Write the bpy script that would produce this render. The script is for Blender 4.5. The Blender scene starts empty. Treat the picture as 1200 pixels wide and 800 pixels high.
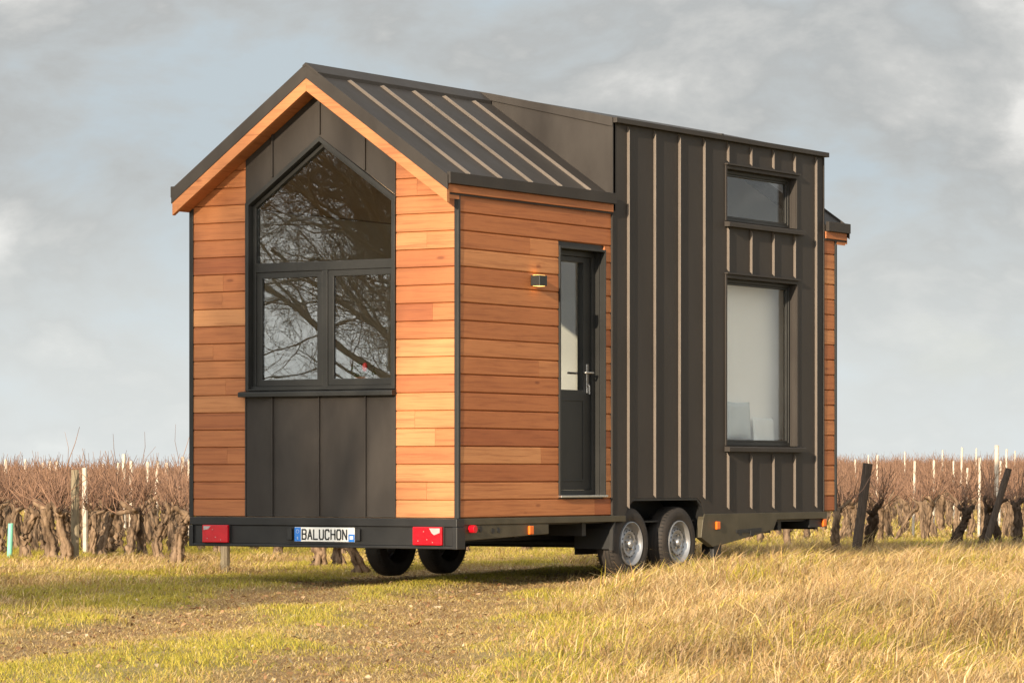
import bpy, math, random
import numpy as np
from mathutils import Vector, Matrix
from mathutils.geometry import tessellate_polygon
random.seed(7); RNG = np.random.default_rng(11)
PI = math.pi
sc = bpy.context.scene
COL = sc.collection

# ------------------------------------------------------------------ camera numbers
TH = math.atan(2615 / 4154.)
CD = (-math.sin(TH), math.cos(TH)); CR = (math.cos(TH), math.sin(TH))
CX, CY, CZ = 14.398, -22.120, 0.80
def at(px, depth):                       # ground point at a lateral picture column and a depth
    a = (px - 600) / 4154.
    return CX + depth * (CD[0] + a * CR[0]), CY + depth * (CD[1] + a * CR[1])
def cam_coords(x, y):
    dx = x - CX; dy = y - CY
    d = dx * CD[0] + dy * CD[1]; l = dx * CR[0] + dy * CR[1]
    return d, 600 + 4154. * l / np.maximum(d, .5)

# ------------------------------------------------------------------ materials
def new_mat(name):
    m = bpy.data.materials.new(name); m.use_nodes = True
    nt = m.node_tree; b = nt.nodes['Principled BSDF']
    return m, nt, b
def N(nt, t, **kw):
    n = nt.nodes.new(t)
    for k, v in kw.items(): setattr(n, k, v)
    return n
def noise(nt, vec, scale, detail=4, rough=.55, dist=0.):
    n = N(nt, 'ShaderNodeTexNoise'); n.inputs['Scale'].default_value = scale
    n.inputs['Detail'].default_value = detail; n.inputs['Roughness'].default_value = rough
    n.inputs['Distortion'].default_value = dist
    if vec is not None: nt.links.new(vec, n.inputs['Vector'])
    return n
def ramp(nt, fac, stops):
    r = N(nt, 'ShaderNodeValToRGB'); e = r.color_ramp.elements
    while len(e) < len(stops): e.new(.5)
    for i, (p, c) in enumerate(stops):
        e[i].position = p; e[i].color = (*c, 1) if len(c) == 3 else c
    nt.links.new(fac, r.inputs[0]); return r
def mapping(nt, scale, src='Object'):
    tc = N(nt, 'ShaderNodeTexCoord'); mp = N(nt, 'ShaderNodeMapping')
    mp.inputs['Scale'].default_value = scale
    nt.links.new(tc.outputs[src], mp.inputs['Vector']); return mp.outputs[0]
def bump(nt, b, h, strength, dist=.01):
    bp = N(nt, 'ShaderNodeBump'); bp.inputs['Strength'].default_value = strength
    bp.inputs['Distance'].default_value = dist
    nt.links.new(h, bp.inputs['Height']); nt.links.new(bp.outputs[0], b.inputs['Normal'])
def mixc(nt, fac, a, b_, mode='MIX'):
    m = N(nt, 'ShaderNodeMix', data_type='RGBA', blend_type=mode)
    for s, v in ((0, fac), (6, a), (7, b_)):
        if hasattr(v, 'is_output'): nt.links.new(v, m.inputs[s])
        elif isinstance(v, (tuple, list)): m.inputs[s].default_value = (*v, 1)
        else: m.inputs[s].default_value = v
    return m.outputs[2]

def mat_simple(name, c1, c2=None, rough=.5, metal=0., scale=8, bmp=0., spec=.5, bscale=None, map_scale=(1, 1, 1)):
    m, nt, b = new_mat(name); c2 = c2 or tuple(x * .8 for x in c1)
    v = mapping(nt, map_scale)
    n = noise(nt, v, scale, 5)
    r = ramp(nt, n.outputs[0], [(.3, c1), (.7, c2)])
    nt.links.new(r.outputs[0], b.inputs['Base Color'])
    b.inputs['Roughness'].default_value = rough; b.inputs['Metallic'].default_value = metal
    b.inputs['Specular IOR Level'].default_value = spec
    if bmp:
        n2 = noise(nt, v, bscale or scale * 4, 4); bump(nt, b, n2.outputs[0], bmp)
    return m

def mat_wood():
    m, nt, b = new_mat('cedar')
    at_ = N(nt, 'ShaderNodeAttribute', attribute_name='rnd')
    tc = N(nt, 'ShaderNodeTexCoord')
    sep = N(nt, 'ShaderNodeSeparateXYZ'); nt.links.new(tc.outputs['Object'], sep.inputs[0])
    ad = N(nt, 'ShaderNodeMath', operation='ADD'); nt.links.new(sep.outputs[0], ad.inputs[0]); nt.links.new(sep.outputs[1], ad.inputs[1])
    cmb = N(nt, 'ShaderNodeCombineXYZ')
    mu = N(nt, 'ShaderNodeMath', operation='MULTIPLY'); nt.links.new(ad.outputs[0], mu.inputs[0]); mu.inputs[1].default_value = 1.6
    mz = N(nt, 'ShaderNodeMath', operation='MULTIPLY'); nt.links.new(sep.outputs[2], mz.inputs[0]); mz.inputs[1].default_value = 42
    mr = N(nt, 'ShaderNodeMath', operation='MULTIPLY'); nt.links.new(at_.outputs['Fac'], mr.inputs[0]); mr.inputs[1].default_value = 77
    for i, s in enumerate((mu, mz, mr)): nt.links.new(s.outputs[0], cmb.inputs[i])
    g = noise(nt, cmb.outputs[0], 1.0, 6, .62, .6)
    base = ramp(nt, at_.outputs['Fac'], [(0, (.33, .100, .033)), (.3, (.40, .138, .045)), (.6, (.46, .174, .059)), (.85, (.51, .212, .078)), (1, (.54, .245, .095))])
    gr = ramp(nt, g.outputs[0], [(.28, (.60, .50, .44)), (.52, (1, 1, 1)), (.8, (1.0, 1.0, .98))])
    c = mixc(nt, .85, base.outputs[0], gr.outputs[0], 'MULTIPLY')
    mp2 = N(nt, 'ShaderNodeMapping'); mp2.inputs['Scale'].default_value = (2.6, 4.5, 1); nt.links.new(cmb.outputs[0], mp2.inputs[0])
    g2 = noise(nt, mp2.outputs[0], 1.0, 4, .6); gr2 = ramp(nt, g2.outputs[0], [(.34, (.72, .62, .54)), (.47, (1, 1, 1))]); c = mixc(nt, .55, c, gr2.outputs[0], 'MULTIPLY')
    kn = N(nt, 'ShaderNodeTexVoronoi'); kn.inputs['Scale'].default_value = 1.; mp3 = N(nt, 'ShaderNodeMapping'); mp3.inputs['Scale'].default_value = (1.1, .13, 1); nt.links.new(cmb.outputs[0], mp3.inputs[0]); nt.links.new(mp3.outputs[0], kn.inputs['Vector'])
    kr = ramp(nt, kn.outputs['Distance'], [(.04, (.45, .33, .26)), (.085, (1, 1, 1))]); c = mixc(nt, .7, c, kr.outputs[0], 'MULTIPLY')
    big = noise(nt, tc.outputs['Object'], 1.3, 3)
    br = ramp(nt, big.outputs[0], [(.35, (.88, .84, .82)), (.65, (1, 1, 1))])
    c = mixc(nt, .8, c, br.outputs[0], 'MULTIPLY')
    nt.links.new(c, b.inputs['Base Color'])
    b.inputs['Roughness'].default_value = .62
    bump(nt, b, g.outputs[0], .12, .004)
    return m

def mat_metal():
    m, nt, b = new_mat('anthracite_sheet_metal')
    v = mapping(nt, (1, 1, .35)); n = noise(nt, v, 3.5, 7, .65)
    r = ramp(nt, n.outputs[0], [(.25, (.036, .031, .0275)), (.75, (.056, .049, .043))])
    nt.links.new(r.outputs[0], b.inputs['Base Color'])
    n2 = noise(nt, v, 7, 5); r2 = ramp(nt, n2.outputs[0], [(.3, (.42,) * 3), (.7, (.54,) * 3)])
    nt.links.new(r2.outputs[0], b.inputs['Roughness'])
    b.inputs['Metallic'].default_value = 0.; b.inputs['Specular IOR Level'].default_value = .12
    n3 = noise(nt, v, 1.6, 2); bump(nt, b, n3.outputs[0], .12, .02)
    return m

def mat_glass(name, ior=2.2, tint=(.8, .84, .83), wav=.05):
    m = bpy.data.materials.new(name); m.use_nodes = True; nt = m.node_tree
    nt.nodes.clear(); out = N(nt, 'ShaderNodeOutputMaterial')
    fr = N(nt, 'ShaderNodeFresnel'); geo = N(nt, 'ShaderNodeNewGeometry'); io = N(nt, 'ShaderNodeMix')
    io.inputs[2].default_value = ior; io.inputs[3].default_value = 1 / ior
    nt.links.new(geo.outputs['Backfacing'], io.inputs[0]); nt.links.new(io.outputs[0], fr.inputs[0])
    gl = N(nt, 'ShaderNodeBsdfGlossy'); gl.inputs['Roughness'].default_value = .0
    tr = N(nt, 'ShaderNodeBsdfTransparent'); tr.inputs[0].default_value = (*tint, 1)
    mx = N(nt, 'ShaderNodeMixShader')
    v = mapping(nt, (1, 1, 1)); n = noise(nt, v, 2.2, 2)
    bp = N(nt, 'ShaderNodeBump'); bp.inputs['Strength'].default_value = wav; bp.inputs['Distance'].default_value = .02
    nt.links.new(n.outputs[0], bp.inputs['Height']); nt.links.new(bp.outputs[0], gl.inputs['Normal'])
    nt.links.new(fr.outputs[0], mx.inputs[0]); nt.links.new(tr.outputs[0], mx.inputs[1]); nt.links.new(gl.outputs[0], mx.inputs[2])
    nt.links.new(mx.outputs[0], out.inputs[0]); return m

def mat_attr(name, rough=.7, trans=0.):
    m, nt, b = new_mat(name)
    a = N(nt, 'ShaderNodeAttribute', attribute_name='col')
    nt.links.new(a.outputs['Color'], b.inputs['Base Color'])
    b.inputs['Roughness'].default_value = rough; b.inputs['Specular IOR Level'].default_value = .25
    if trans:
        out = nt.nodes['Material Output']; t = N(nt, 'ShaderNodeBsdfTranslucent'); mx = N(nt, 'ShaderNodeMixShader')
        mx.inputs[0].default_value = trans; nt.links.new(a.outputs['Color'], t.inputs[0])
        nt.links.new(b.outputs[0], mx.inputs[1]); nt.links.new(t.outputs[0], mx.inputs[2]); nt.links.new(mx.outputs[0], out.inputs[0])
    return m

def mat_emit(name, c, s):
    m, nt, b = new_mat(name)
    b.inputs['Base Color'].default_value = (*c, 1)
    b.inputs['Emission Color'].default_value = (*c, 1); b.inputs['Emission Strength'].default_value = s
    return m

WOOD = mat_wood(); METAL = mat_metal()
SEAM_LIT = mat_simple('sunlit_seam_metal', (.135, .11, .09), (.165, .135, .11), .4, .1, 5)  # same sheet metal, base colour lightened to paint in sun on the folds
FRAME = mat_simple('window_frame_grey', (.020, .020, .0185), (.027, .0265, .0245), .42, 0, 6, spec=.3)
DARK = mat_simple('dark_chassis_steel', (.020, .020, .020), (.03, .029, .027), .55, .2, 9)
BARM = mat_simple('charcoal_painted_steel', (.011, .011, .011), (.018, .0175, .017), .42, .1, 9)
GALV = mat_simple('galvanised_steel', (.062, .052, .031), (.095, .08, .05), .5, .3, 5, .1)
BLACK = mat_simple('black_plastic', (.012, .012, .012), (.018, .018, .018), .5)
RUBBER = mat_simple('tyre_rubber', (.022, .018, .015), (.04, .031, .024), .75, 0, 12, .2)
RIMM = mat_simple('silver_rim_steel', (.27, .27, .275), (.36, .36, .365), .38, .6, 7)
REDL = mat_simple('red_lens', (.62, .006, .018), (.45, .004, .012), .18)
CLEARL = mat_simple('clear_lens', (.46, .40, .39), (.36, .31, .30), .15)
ORANGEL = mat_simple('orange_lens', (.85, .17, .015), (.7, .13, .01), .2)
PLATE = mat_simple('plate_white', (.78, .77, .72), (.70, .69, .65), .4)
BLUE = mat_simple('plate_blue', (.02, .19, .62), (.02, .15, .52), .4)
INK = mat_simple('plate_ink', (.015, .015, .015), None, .5)
STEEL = mat_simple('brushed_steel', (.62, .60, .57), (.5, .48, .46), .22, .95, 20)
GLASSF = mat_glass('front_glass', 2.15, (.8, .82, .8), .014)
GLASSS = mat_glass('side_glass', 1.65, (.97, .98, .97), .03)
PLY = mat_simple('interior_plywood', (.50, .35, .22), (.58, .42, .28), .7, 0, 3)
PALE = mat_simple('interior_white', (.78, .75, .70), (.74, .71, .66), .8, 0, 3)
CURT = mat_simple('pale_linen', (.90, .85, .79), (.88, .83, .77), .9, 0, 1.5)
PILW = mat_simple('white_cotton', (.76, .73, .69), (.70, .68, .64), .9, 0, 5, .2)
PILB = mat_simple('grey_blue_cotton', (.48, .50, .49), (.54, .55, .53), .9, 0, 5, .2)
POSTM = mat_simple('weathered_post_wood', (.17, .135, .085), (.28, .23, .15), .9, 0, 10, .5, map_scale=(6, 6, 1))
POST_SHADED = mat_simple('shadowed_post_wood', (.035, .024, .017), (.085, .06, .042), .9, 0, 10, .5, map_scale=(6, 6, 1))  # post wood with the shadow of the house painted into its colour
STAKE = mat_simple('white_stake', (.62, .54, .44), (.46, .38, .29), .8, 0, 10)
GREENT = mat_simple('green_tube_plastic', (.18, .50, .36), (.22, .56, .42), .5)
BARK = mat_simple('vine_bark', (.035, .022, .015), (.32, .22, .14), .95, 0, 13, .9, .1, 60, (1, 1, .3))
BARK_SHADED = mat_simple('shadowed_vine_bark', (.025, .017, .012), (.085, .058, .040), .95, 0, 20, .9, .1, 60, (1, 1, .3))  # vine bark darkened in colour for trunks standing in the house shadow
CANE = mat_simple('vine_cane', (.10, .05, .032), (.33, .19, .115), .8, 0, 3)
TREEB = mat_simple('tree_bark', (.40, .28, .175), (.54, .40, .26), .9, 0, 6, .4)
GRASSM = mat_attr('grass_blades', .6, .25)
LEAFM = mat_attr('dead_leaves', .7, .1)
FOLI = mat_simple('plant_foliage', (.05, .12, .03), (.09, .16, .04), .6)
FLOW = mat_simple('flower_red', (.75, .02, .04), None, .5)
TERRA = mat_simple('clay_pot', (.4, .17, .09), None, .8)

# ------------------------------------------------------------------ mesh helpers
class M:
    def __init__(s): s.v = []; s.f = []; s.mi = []; s.r = []
    def add(s, vs, fs, mi=0, r=0.):
        o = len(s.v); s.v += [tuple(p) for p in vs]; s.f += [tuple(i + o for i in f) for f in fs]
        s.mi += [mi] * len(fs); s.r += [r] * len(vs)
    def box(s, x0, x1, y0, y1, z0, z1, mi=0, mt=None):
        vs = [(x, y, z) for x in (x0, x1) for y in (y0, y1) for z in (z0, z1)]
        if mt is not None: vs = [mt @ Vector(p) for p in vs]
        s.add(vs, [(0, 1, 3, 2), (4, 6, 7, 5), (0, 4, 5, 1), (2, 3, 7, 6), (0, 2, 6, 4), (1, 5, 7, 3)], mi)
    def prism(s, pts, axis, a, b, holes=(), mi=0):
        """pts: 2D polygon (first/second remaining axes); axis 'x'|'y'|'z'; extruded a..b"""
        loops = [list(pts)] + [list(h) for h in holes]
        def P(u, v, w):
            return {'x': (w, u, v), 'y': (u, w, v), 'z': (u, v, w)}[axis]
        flat = [p for l in loops for p in l]; n = len(flat)
        tris = tessellate_polygon([[Vector((p[0], p[1], 0)) for p in l] for l in loops])
        vs = [P(*p, a) for p in flat] + [P(*p, b) for p in flat]
        fs = [tuple(t) for t in tris] + [tuple(i + n for i in reversed(t)) for t in tris]
        o = 0
        for l in loops:
            k = len(l)
            for i in range(k): j = (i + 1) % k; fs.append((o + i, o + j, o + j + n, o + i + n))
            o += k
        s.add(vs, fs, mi)
    def tube(s, pts, rad, sides=6, mi=0, cap=True, jit=0.):
        pts = [Vector(p) for p in pts]; n = len(pts); vs = []
        if not hasattr(rad, '__len__'): rad = [rad] * n
        up = Vector((.13, .21, 1)).normalized()
        for i, p in enumerate(pts):
            t = (pts[min(i + 1, n - 1)] - pts[max(i - 1, 0)]).normalized()
            a = t.cross(up if abs(t.dot(up)) < .95 else Vector((1, 0, 0))).normalized(); b = t.cross(a)
            for k in range(sides):
                an = 2 * PI * k / sides; r = rad[i] * (1 + random.uniform(-jit, jit))
                vs.append(p + (a * math.cos(an) + b * math.sin(an)) * r)
        fs = [(i * sides + k, i * sides + (k + 1) % sides, (i + 1) * sides + (k + 1) % sides, (i + 1) * sides + k) for i in range(n - 1) for k in range(sides)]
        if cap: fs += [tuple(range(sides))[::-1], tuple((n - 1) * sides + k for k in range(sides))]
        s.add(vs, fs, mi)
    def lathe(s, prof, origin, axis='x', seg=40, mi=0):
        """prof: list of (offset along axis, radius)"""
        vs = []
        for (o, r) in prof:
            for k in range(seg):
                a = 2 * PI * k / seg
                vs.append((origin[0] + o, origin[1] + r * math.cos(a), origin[2] + r * math.sin(a)) if axis == 'x' else
                          (origin[0] + r * math.cos(a), origin[1] + r * math.sin(a), origin[2] + o))
        n = len(prof)
        fs = [(i * seg + k, i * seg + (k + 1) % seg, (i + 1) * seg + (k + 1) % seg, (i + 1) * seg + k) for i in range(n - 1) for k in range(seg)]
        s.add(vs, fs, mi)
    def build(s, name, mat, parent=None, label=None, smooth=False, bevel=0., attr=False):
        me = bpy.data.meshes.new(name); me.from_pydata(s.v, [], s.f)
        for m_ in (mat if isinstance(mat, (list, tuple)) else [mat]): me.materials.append(m_)
        me.polygons.foreach_set('material_index', s.mi)
        if attr:
            a = me.attributes.new('rnd', 'FLOAT', 'POINT'); a.data.foreach_set('value', s.r)
        me.update()
        import bmesh
        bm = bmesh.new(); bm.from_mesh(me); bmesh.ops.recalc_face_normals(bm, faces=bm.faces); bm.to_mesh(me); bm.free()
        if smooth: me.polygons.foreach_set('use_smooth', [True] * len(me.polygons))
        o = bpy.data.objects.new(name, me); COL.objects.link(o)
        if parent: o.parent = parent
        if label: o['label'] = label
        if smooth:
            me.set_sharp_from_angle(angle=math.radians(38))
        if bevel:
            b = o.modifiers.new('bevel', 'BEVEL'); b.width = bevel; b.segments = 2; b.limit_method = 'ANGLE'
        return o
def tag(o, label=None, cat=None, group=None, kind=None):
    for k, v in (('label', label), ('category', cat), ('group', group), ('kind', kind)):
        if v: o[k] = v
    return o
def empty(name, loc=(0, 0, 0), rz=0.):
    o = bpy.data.objects.new(name, None); o.empty_display_size = .2; COL.objects.link(o); o.location = loc; o.rotation_euler[2] = rz
    return o

# ------------------------------------------------------------------ ground
def vnoise(x, y, s, seed=0):
    """smooth value noise, vectorised"""
    x = np.asarray(x, float) / s + seed * 17.3; y = np.asarray(y, float) / s + seed * 9.1
    xi = np.floor(x).astype(np.int64); yi = np.floor(y).astype(np.int64); fx = x - xi; fy = y - yi
    fx = fx * fx * (3 - 2 * fx); fy = fy * fy * (3 - 2 * fy)
    def h(a, b):
        n = (a * 374761393 + b * 668265263 + seed * 1442695) & 0x7fffffff
        n = ((n ^ (n >> 13)) * 1274126177) & 0x7fffffff
        return ((n ^ (n >> 16)) & 0xffff) / 65535.
    return (h(xi, yi) * (1 - fx) + h(xi + 1, yi) * fx) * (1 - fy) + (h(xi, yi + 1) * (1 - fx) + h(xi + 1, yi + 1) * fx) * fy
def seg_dist(x, y, P):
    best = np.full(np.shape(x), 1e9)
    for (ax, ay), (bx, by) in zip(P[:-1], P[1:]):
        dx, dy = bx - ax, by - ay; L = dx * dx + dy * dy
        t = np.clip(((x - ax) * dx + (y - ay) * dy) / L, 0, 1)
        best = np.minimum(best, np.hypot(x - ax - t * dx, y - ay - t * dy))
    return best
RUT1 = [(12.0, -30.), (7.3, -18.), (3.4, -9.6), (2.0, -6.5), (-.2, -2.2), (-2.3, 2.6), (-3.2, 8.)]
RUT2 = [(15.5, -30.), (10.6, -18.), (6.0, -10.1), (3.64, -6.1), (.55, -.8), (-.5, 2.6), (-1.2, 8.)]
def sst(a, b, x):
    t = np.clip((x - a) / (b - a), 0, 1); return t * t * (3 - 2 * t)
def zones(x, y):
    """ruts 0..1, tall dry grass 0..1 , vineyard 0..1"""
    w = (vnoise(x, y, .9, 3) - .5) * .7 + (vnoise(x, y, .28, 4) - .5) * .35
    rut = np.maximum(1 - sst(.18, .62, seg_dist(x, y, RUT1) + w * .7), (1 - sst(.22, .70, seg_dist(x, y, RUT2) + w * .7)) * .9)
    s = (x - .55) * .86 + (y + .8) * .51          # distance right of the right rut line
    s2 = (x - 2.0) * .89 + (y + 6.5) * .455       # distance right of the left rut (negative = left of it)
    tall = np.maximum(sst(.45, 1.3, s + w), sst(.7, 1.7, -s2 + w) * .75)
    d, px = cam_coords(x, y)
    v = (x + 9.0) * (-.84) + (y - 5.36) * .55     # in front (<0) or inside (>0) of the first vine row
    vin = sst(-1.2, .1, v)
    return rut, tall, vin, s
def hgt(x, y):
    x = np.asarray(x, float); y = np.asarray(y, float)
    rut, tall, vin, s = zones(x, y)
    z = -.065 + (vnoise(x, y, 2.6, 1) - .5) * .05 + (vnoise(x, y, .7, 2) - .5) * .025
    z = z - rut * .035 * (1 - np.exp(-(y - 3) ** 2 / 7))
    d, px = cam_coords(x, y)
    bank = sst(.6, 2.2, s) * (1 - sst(28.6, 31.5, d)) * (.11 + .07 * (vnoise(x, y, 1.7, 51) - .5))
    wheelpad = np.exp(-((x + .1) ** 2 / .5 + (y - 3.) ** 2 / 1.6))
    z = z + bank * (1 - wheelpad * .62)
    z = z * (1 - sst(45, 70, d)) + (-.03) * sst(45, 70, d)
    lat = (px - 600) / 4154. * d
    z = z + sst(44, 120, d) * .34 * sst(-4, 12, lat)
    return z

def make_ground():
    def axis(c, near, step, far):
        a = [0.]; st = step
        while a[-1] < far:
            if a[-1] > near: st *= 1.12
            a.append(a[-1] + st)
        a = np.array(a); return np.concatenate([c - a[:0:-1], c + a])
    xs = axis(0, 13, .14, 2500); ys = axis(1, 20, .16, 2500)
    X, Y = np.meshgrid(xs, ys, indexing='ij'); Z = hgt(X, Y)
    n, k = X.shape
    v = np.stack([X.ravel(), Y.ravel(), Z.ravel()], 1)
    i = np.arange(n - 1)[:, None] * k + np.arange(k - 1)[None]
    f = np.stack([i, i + k, i + k + 1, i + 1], -1).reshape(-1, 4)
    me = bpy.data.meshes.new('ground')
    me.vertices.add(len(v)); me.vertices.foreach_set('co', v.ravel())
    me.loops.add(f.size); me.loops.foreach_set('vertex_index', f.ravel().astype(np.int32))
    me.polygons.add(len(f)); me.polygons.foreach_set('loop_start', np.arange(0, f.size, 4, dtype=np.int32))
    me.polygons.foreach_set('loop_total', np.full(len(f), 4, np.int32)); me.update(calc_edges=True)
    me.polygons.foreach_set('use_smooth', [True] * len(f))
    rut, tall, vin, s = zones(X, Y)
    c = np.zeros((n * k, 4), np.float32); c[:, 0] = rut.ravel(); c[:, 1] = tall.ravel(); c[:, 2] = vin.ravel(); c[:, 3] = 1
    a = me.color_attributes.new('zone', 'FLOAT_COLOR', 'POINT'); a.data.foreach_set('color', c.ravel())
    m, nt, b = new_mat('field_soil')
    v_ = mapping(nt, (1, 1, 1)); n1 = noise(nt, v_, 3, 8, .7); n2 = noise(nt, v_, 28, 6, .7)
    at_ = N(nt, 'ShaderNodeAttribute', attribute_name='zone'); sp = N(nt, 'ShaderNodeSeparateColor'); nt.links.new(at_.outputs['Color'], sp.inputs[0])
    soil = ramp(nt, n2.outputs[0], [(.3, (.17, .09, .035)), (.55, (.33, .19, .08)), (.75, (.46, .30, .14))])
    grs = ramp(nt, n1.outputs[0], [(.3, (.22, .17, .05)), (.55, (.34, .26, .09)), (.75, (.44, .33, .14))])
    c1 = mixc(nt, sp.outputs[0], grs.outputs[0], soil.outputs[0])
    vs_ = ramp(nt, n2.outputs[0], [(.3, (.26, .19, .07)), (.6, (.44, .32, .15))])
    c2 = mixc(nt, sp.outputs[2], c1, vs_.outputs[0])
    nt.links.new(c2, b.inputs['Base Color']); b.inputs['Roughness'].default_value = .95
    bump(nt, b, n2.outputs[0], .8, .03)
    me.materials.append(m)
    o = bpy.data.objects.new('ground', me); COL.objects.link(o)
    tag(o, 'grassy field track with two worn ruts in front of the vineyard', None, None, 'structure')
make_ground()

def blades_mesh(name, mat, x, y, z, h, w, lean, yaw, curl, col):
    """x,y,z base; h length; lean vector (n,2) horizontal displacement of tip; col (n,3)"""
    n = len(x); px_, py_ = np.cos(yaw) * w / 2, np.sin(yaw) * w / 2
    V = np.zeros((n, 5, 3), np.float32)
    mx = lean[:, 0] * .35; my = lean[:, 1] * .35
    V[:, 0] = np.stack([x - px_, y - py_, z], 1); V[:, 1] = np.stack([x + px_, y + py_, z], 1)
    V[:, 2] = np.stack([x + mx + px_ * .8, y + my + py_ * .8, z + h * .58], 1)
    V[:, 3] = np.stack([x + mx - px_ * .8, y + my - py_ * .8, z + h * .58], 1)
    V[:, 4] = np.stack([x + lean[:, 0], y + lean[:, 1], z + h * (1 - curl)], 1)
    b = (np.arange(n) * 5)[:, None]
    q = b + np.array([0, 1, 2, 3]); t = b + np.array([3, 2, 4])
    li = np.concatenate([q, t], 1).ravel().astype(np.int32)
    ls = np.empty(n * 2, np.int32); ls[0::2] = np.arange(n) * 7; ls[1::2] = np.arange(n) * 7 + 4
    lt = np.tile(np.array([4, 3], np.int32), n)
    me = bpy.data.meshes.new(name); me.vertices.add(n * 5); me.vertices.foreach_set('co', V.ravel())
    me.loops.add(len(li)); me.loops.foreach_set('vertex_index', li)
    me.polygons.add(n * 2); me.polygons.foreach_set('loop_start', ls); me.polygons.foreach_set('loop_total', lt)
    me.update(calc_edges=True)
    c = np.ones((n, 5, 4), np.float32); c[:, :, :3] = col[:, None, :]
    a = me.color_attributes.new('col', 'FLOAT_COLOR', 'POINT'); a.data.foreach_set('color', c.ravel())
    me.materials.append(mat)
    o = bpy.data.objects.new(name, me); COL.objects.link(o); return o

def scatter(n, d0, d1, p=1.0, pad=70):
    """uniform-in-area points inside the view wedge, with a margin of picture columns either side"""
    u = RNG.random(n); d = np.sqrt(d0 ** 2 + u * (d1 ** 2 - d0 ** 2))
    px = RNG.uniform(-pad, 1200 + pad, n); a = (px - 600) / 4154.
    return CX + d * (CD[0] + a * CR[0]), CY + d * (CD[1] + a * CR[1]), d, px

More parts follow.
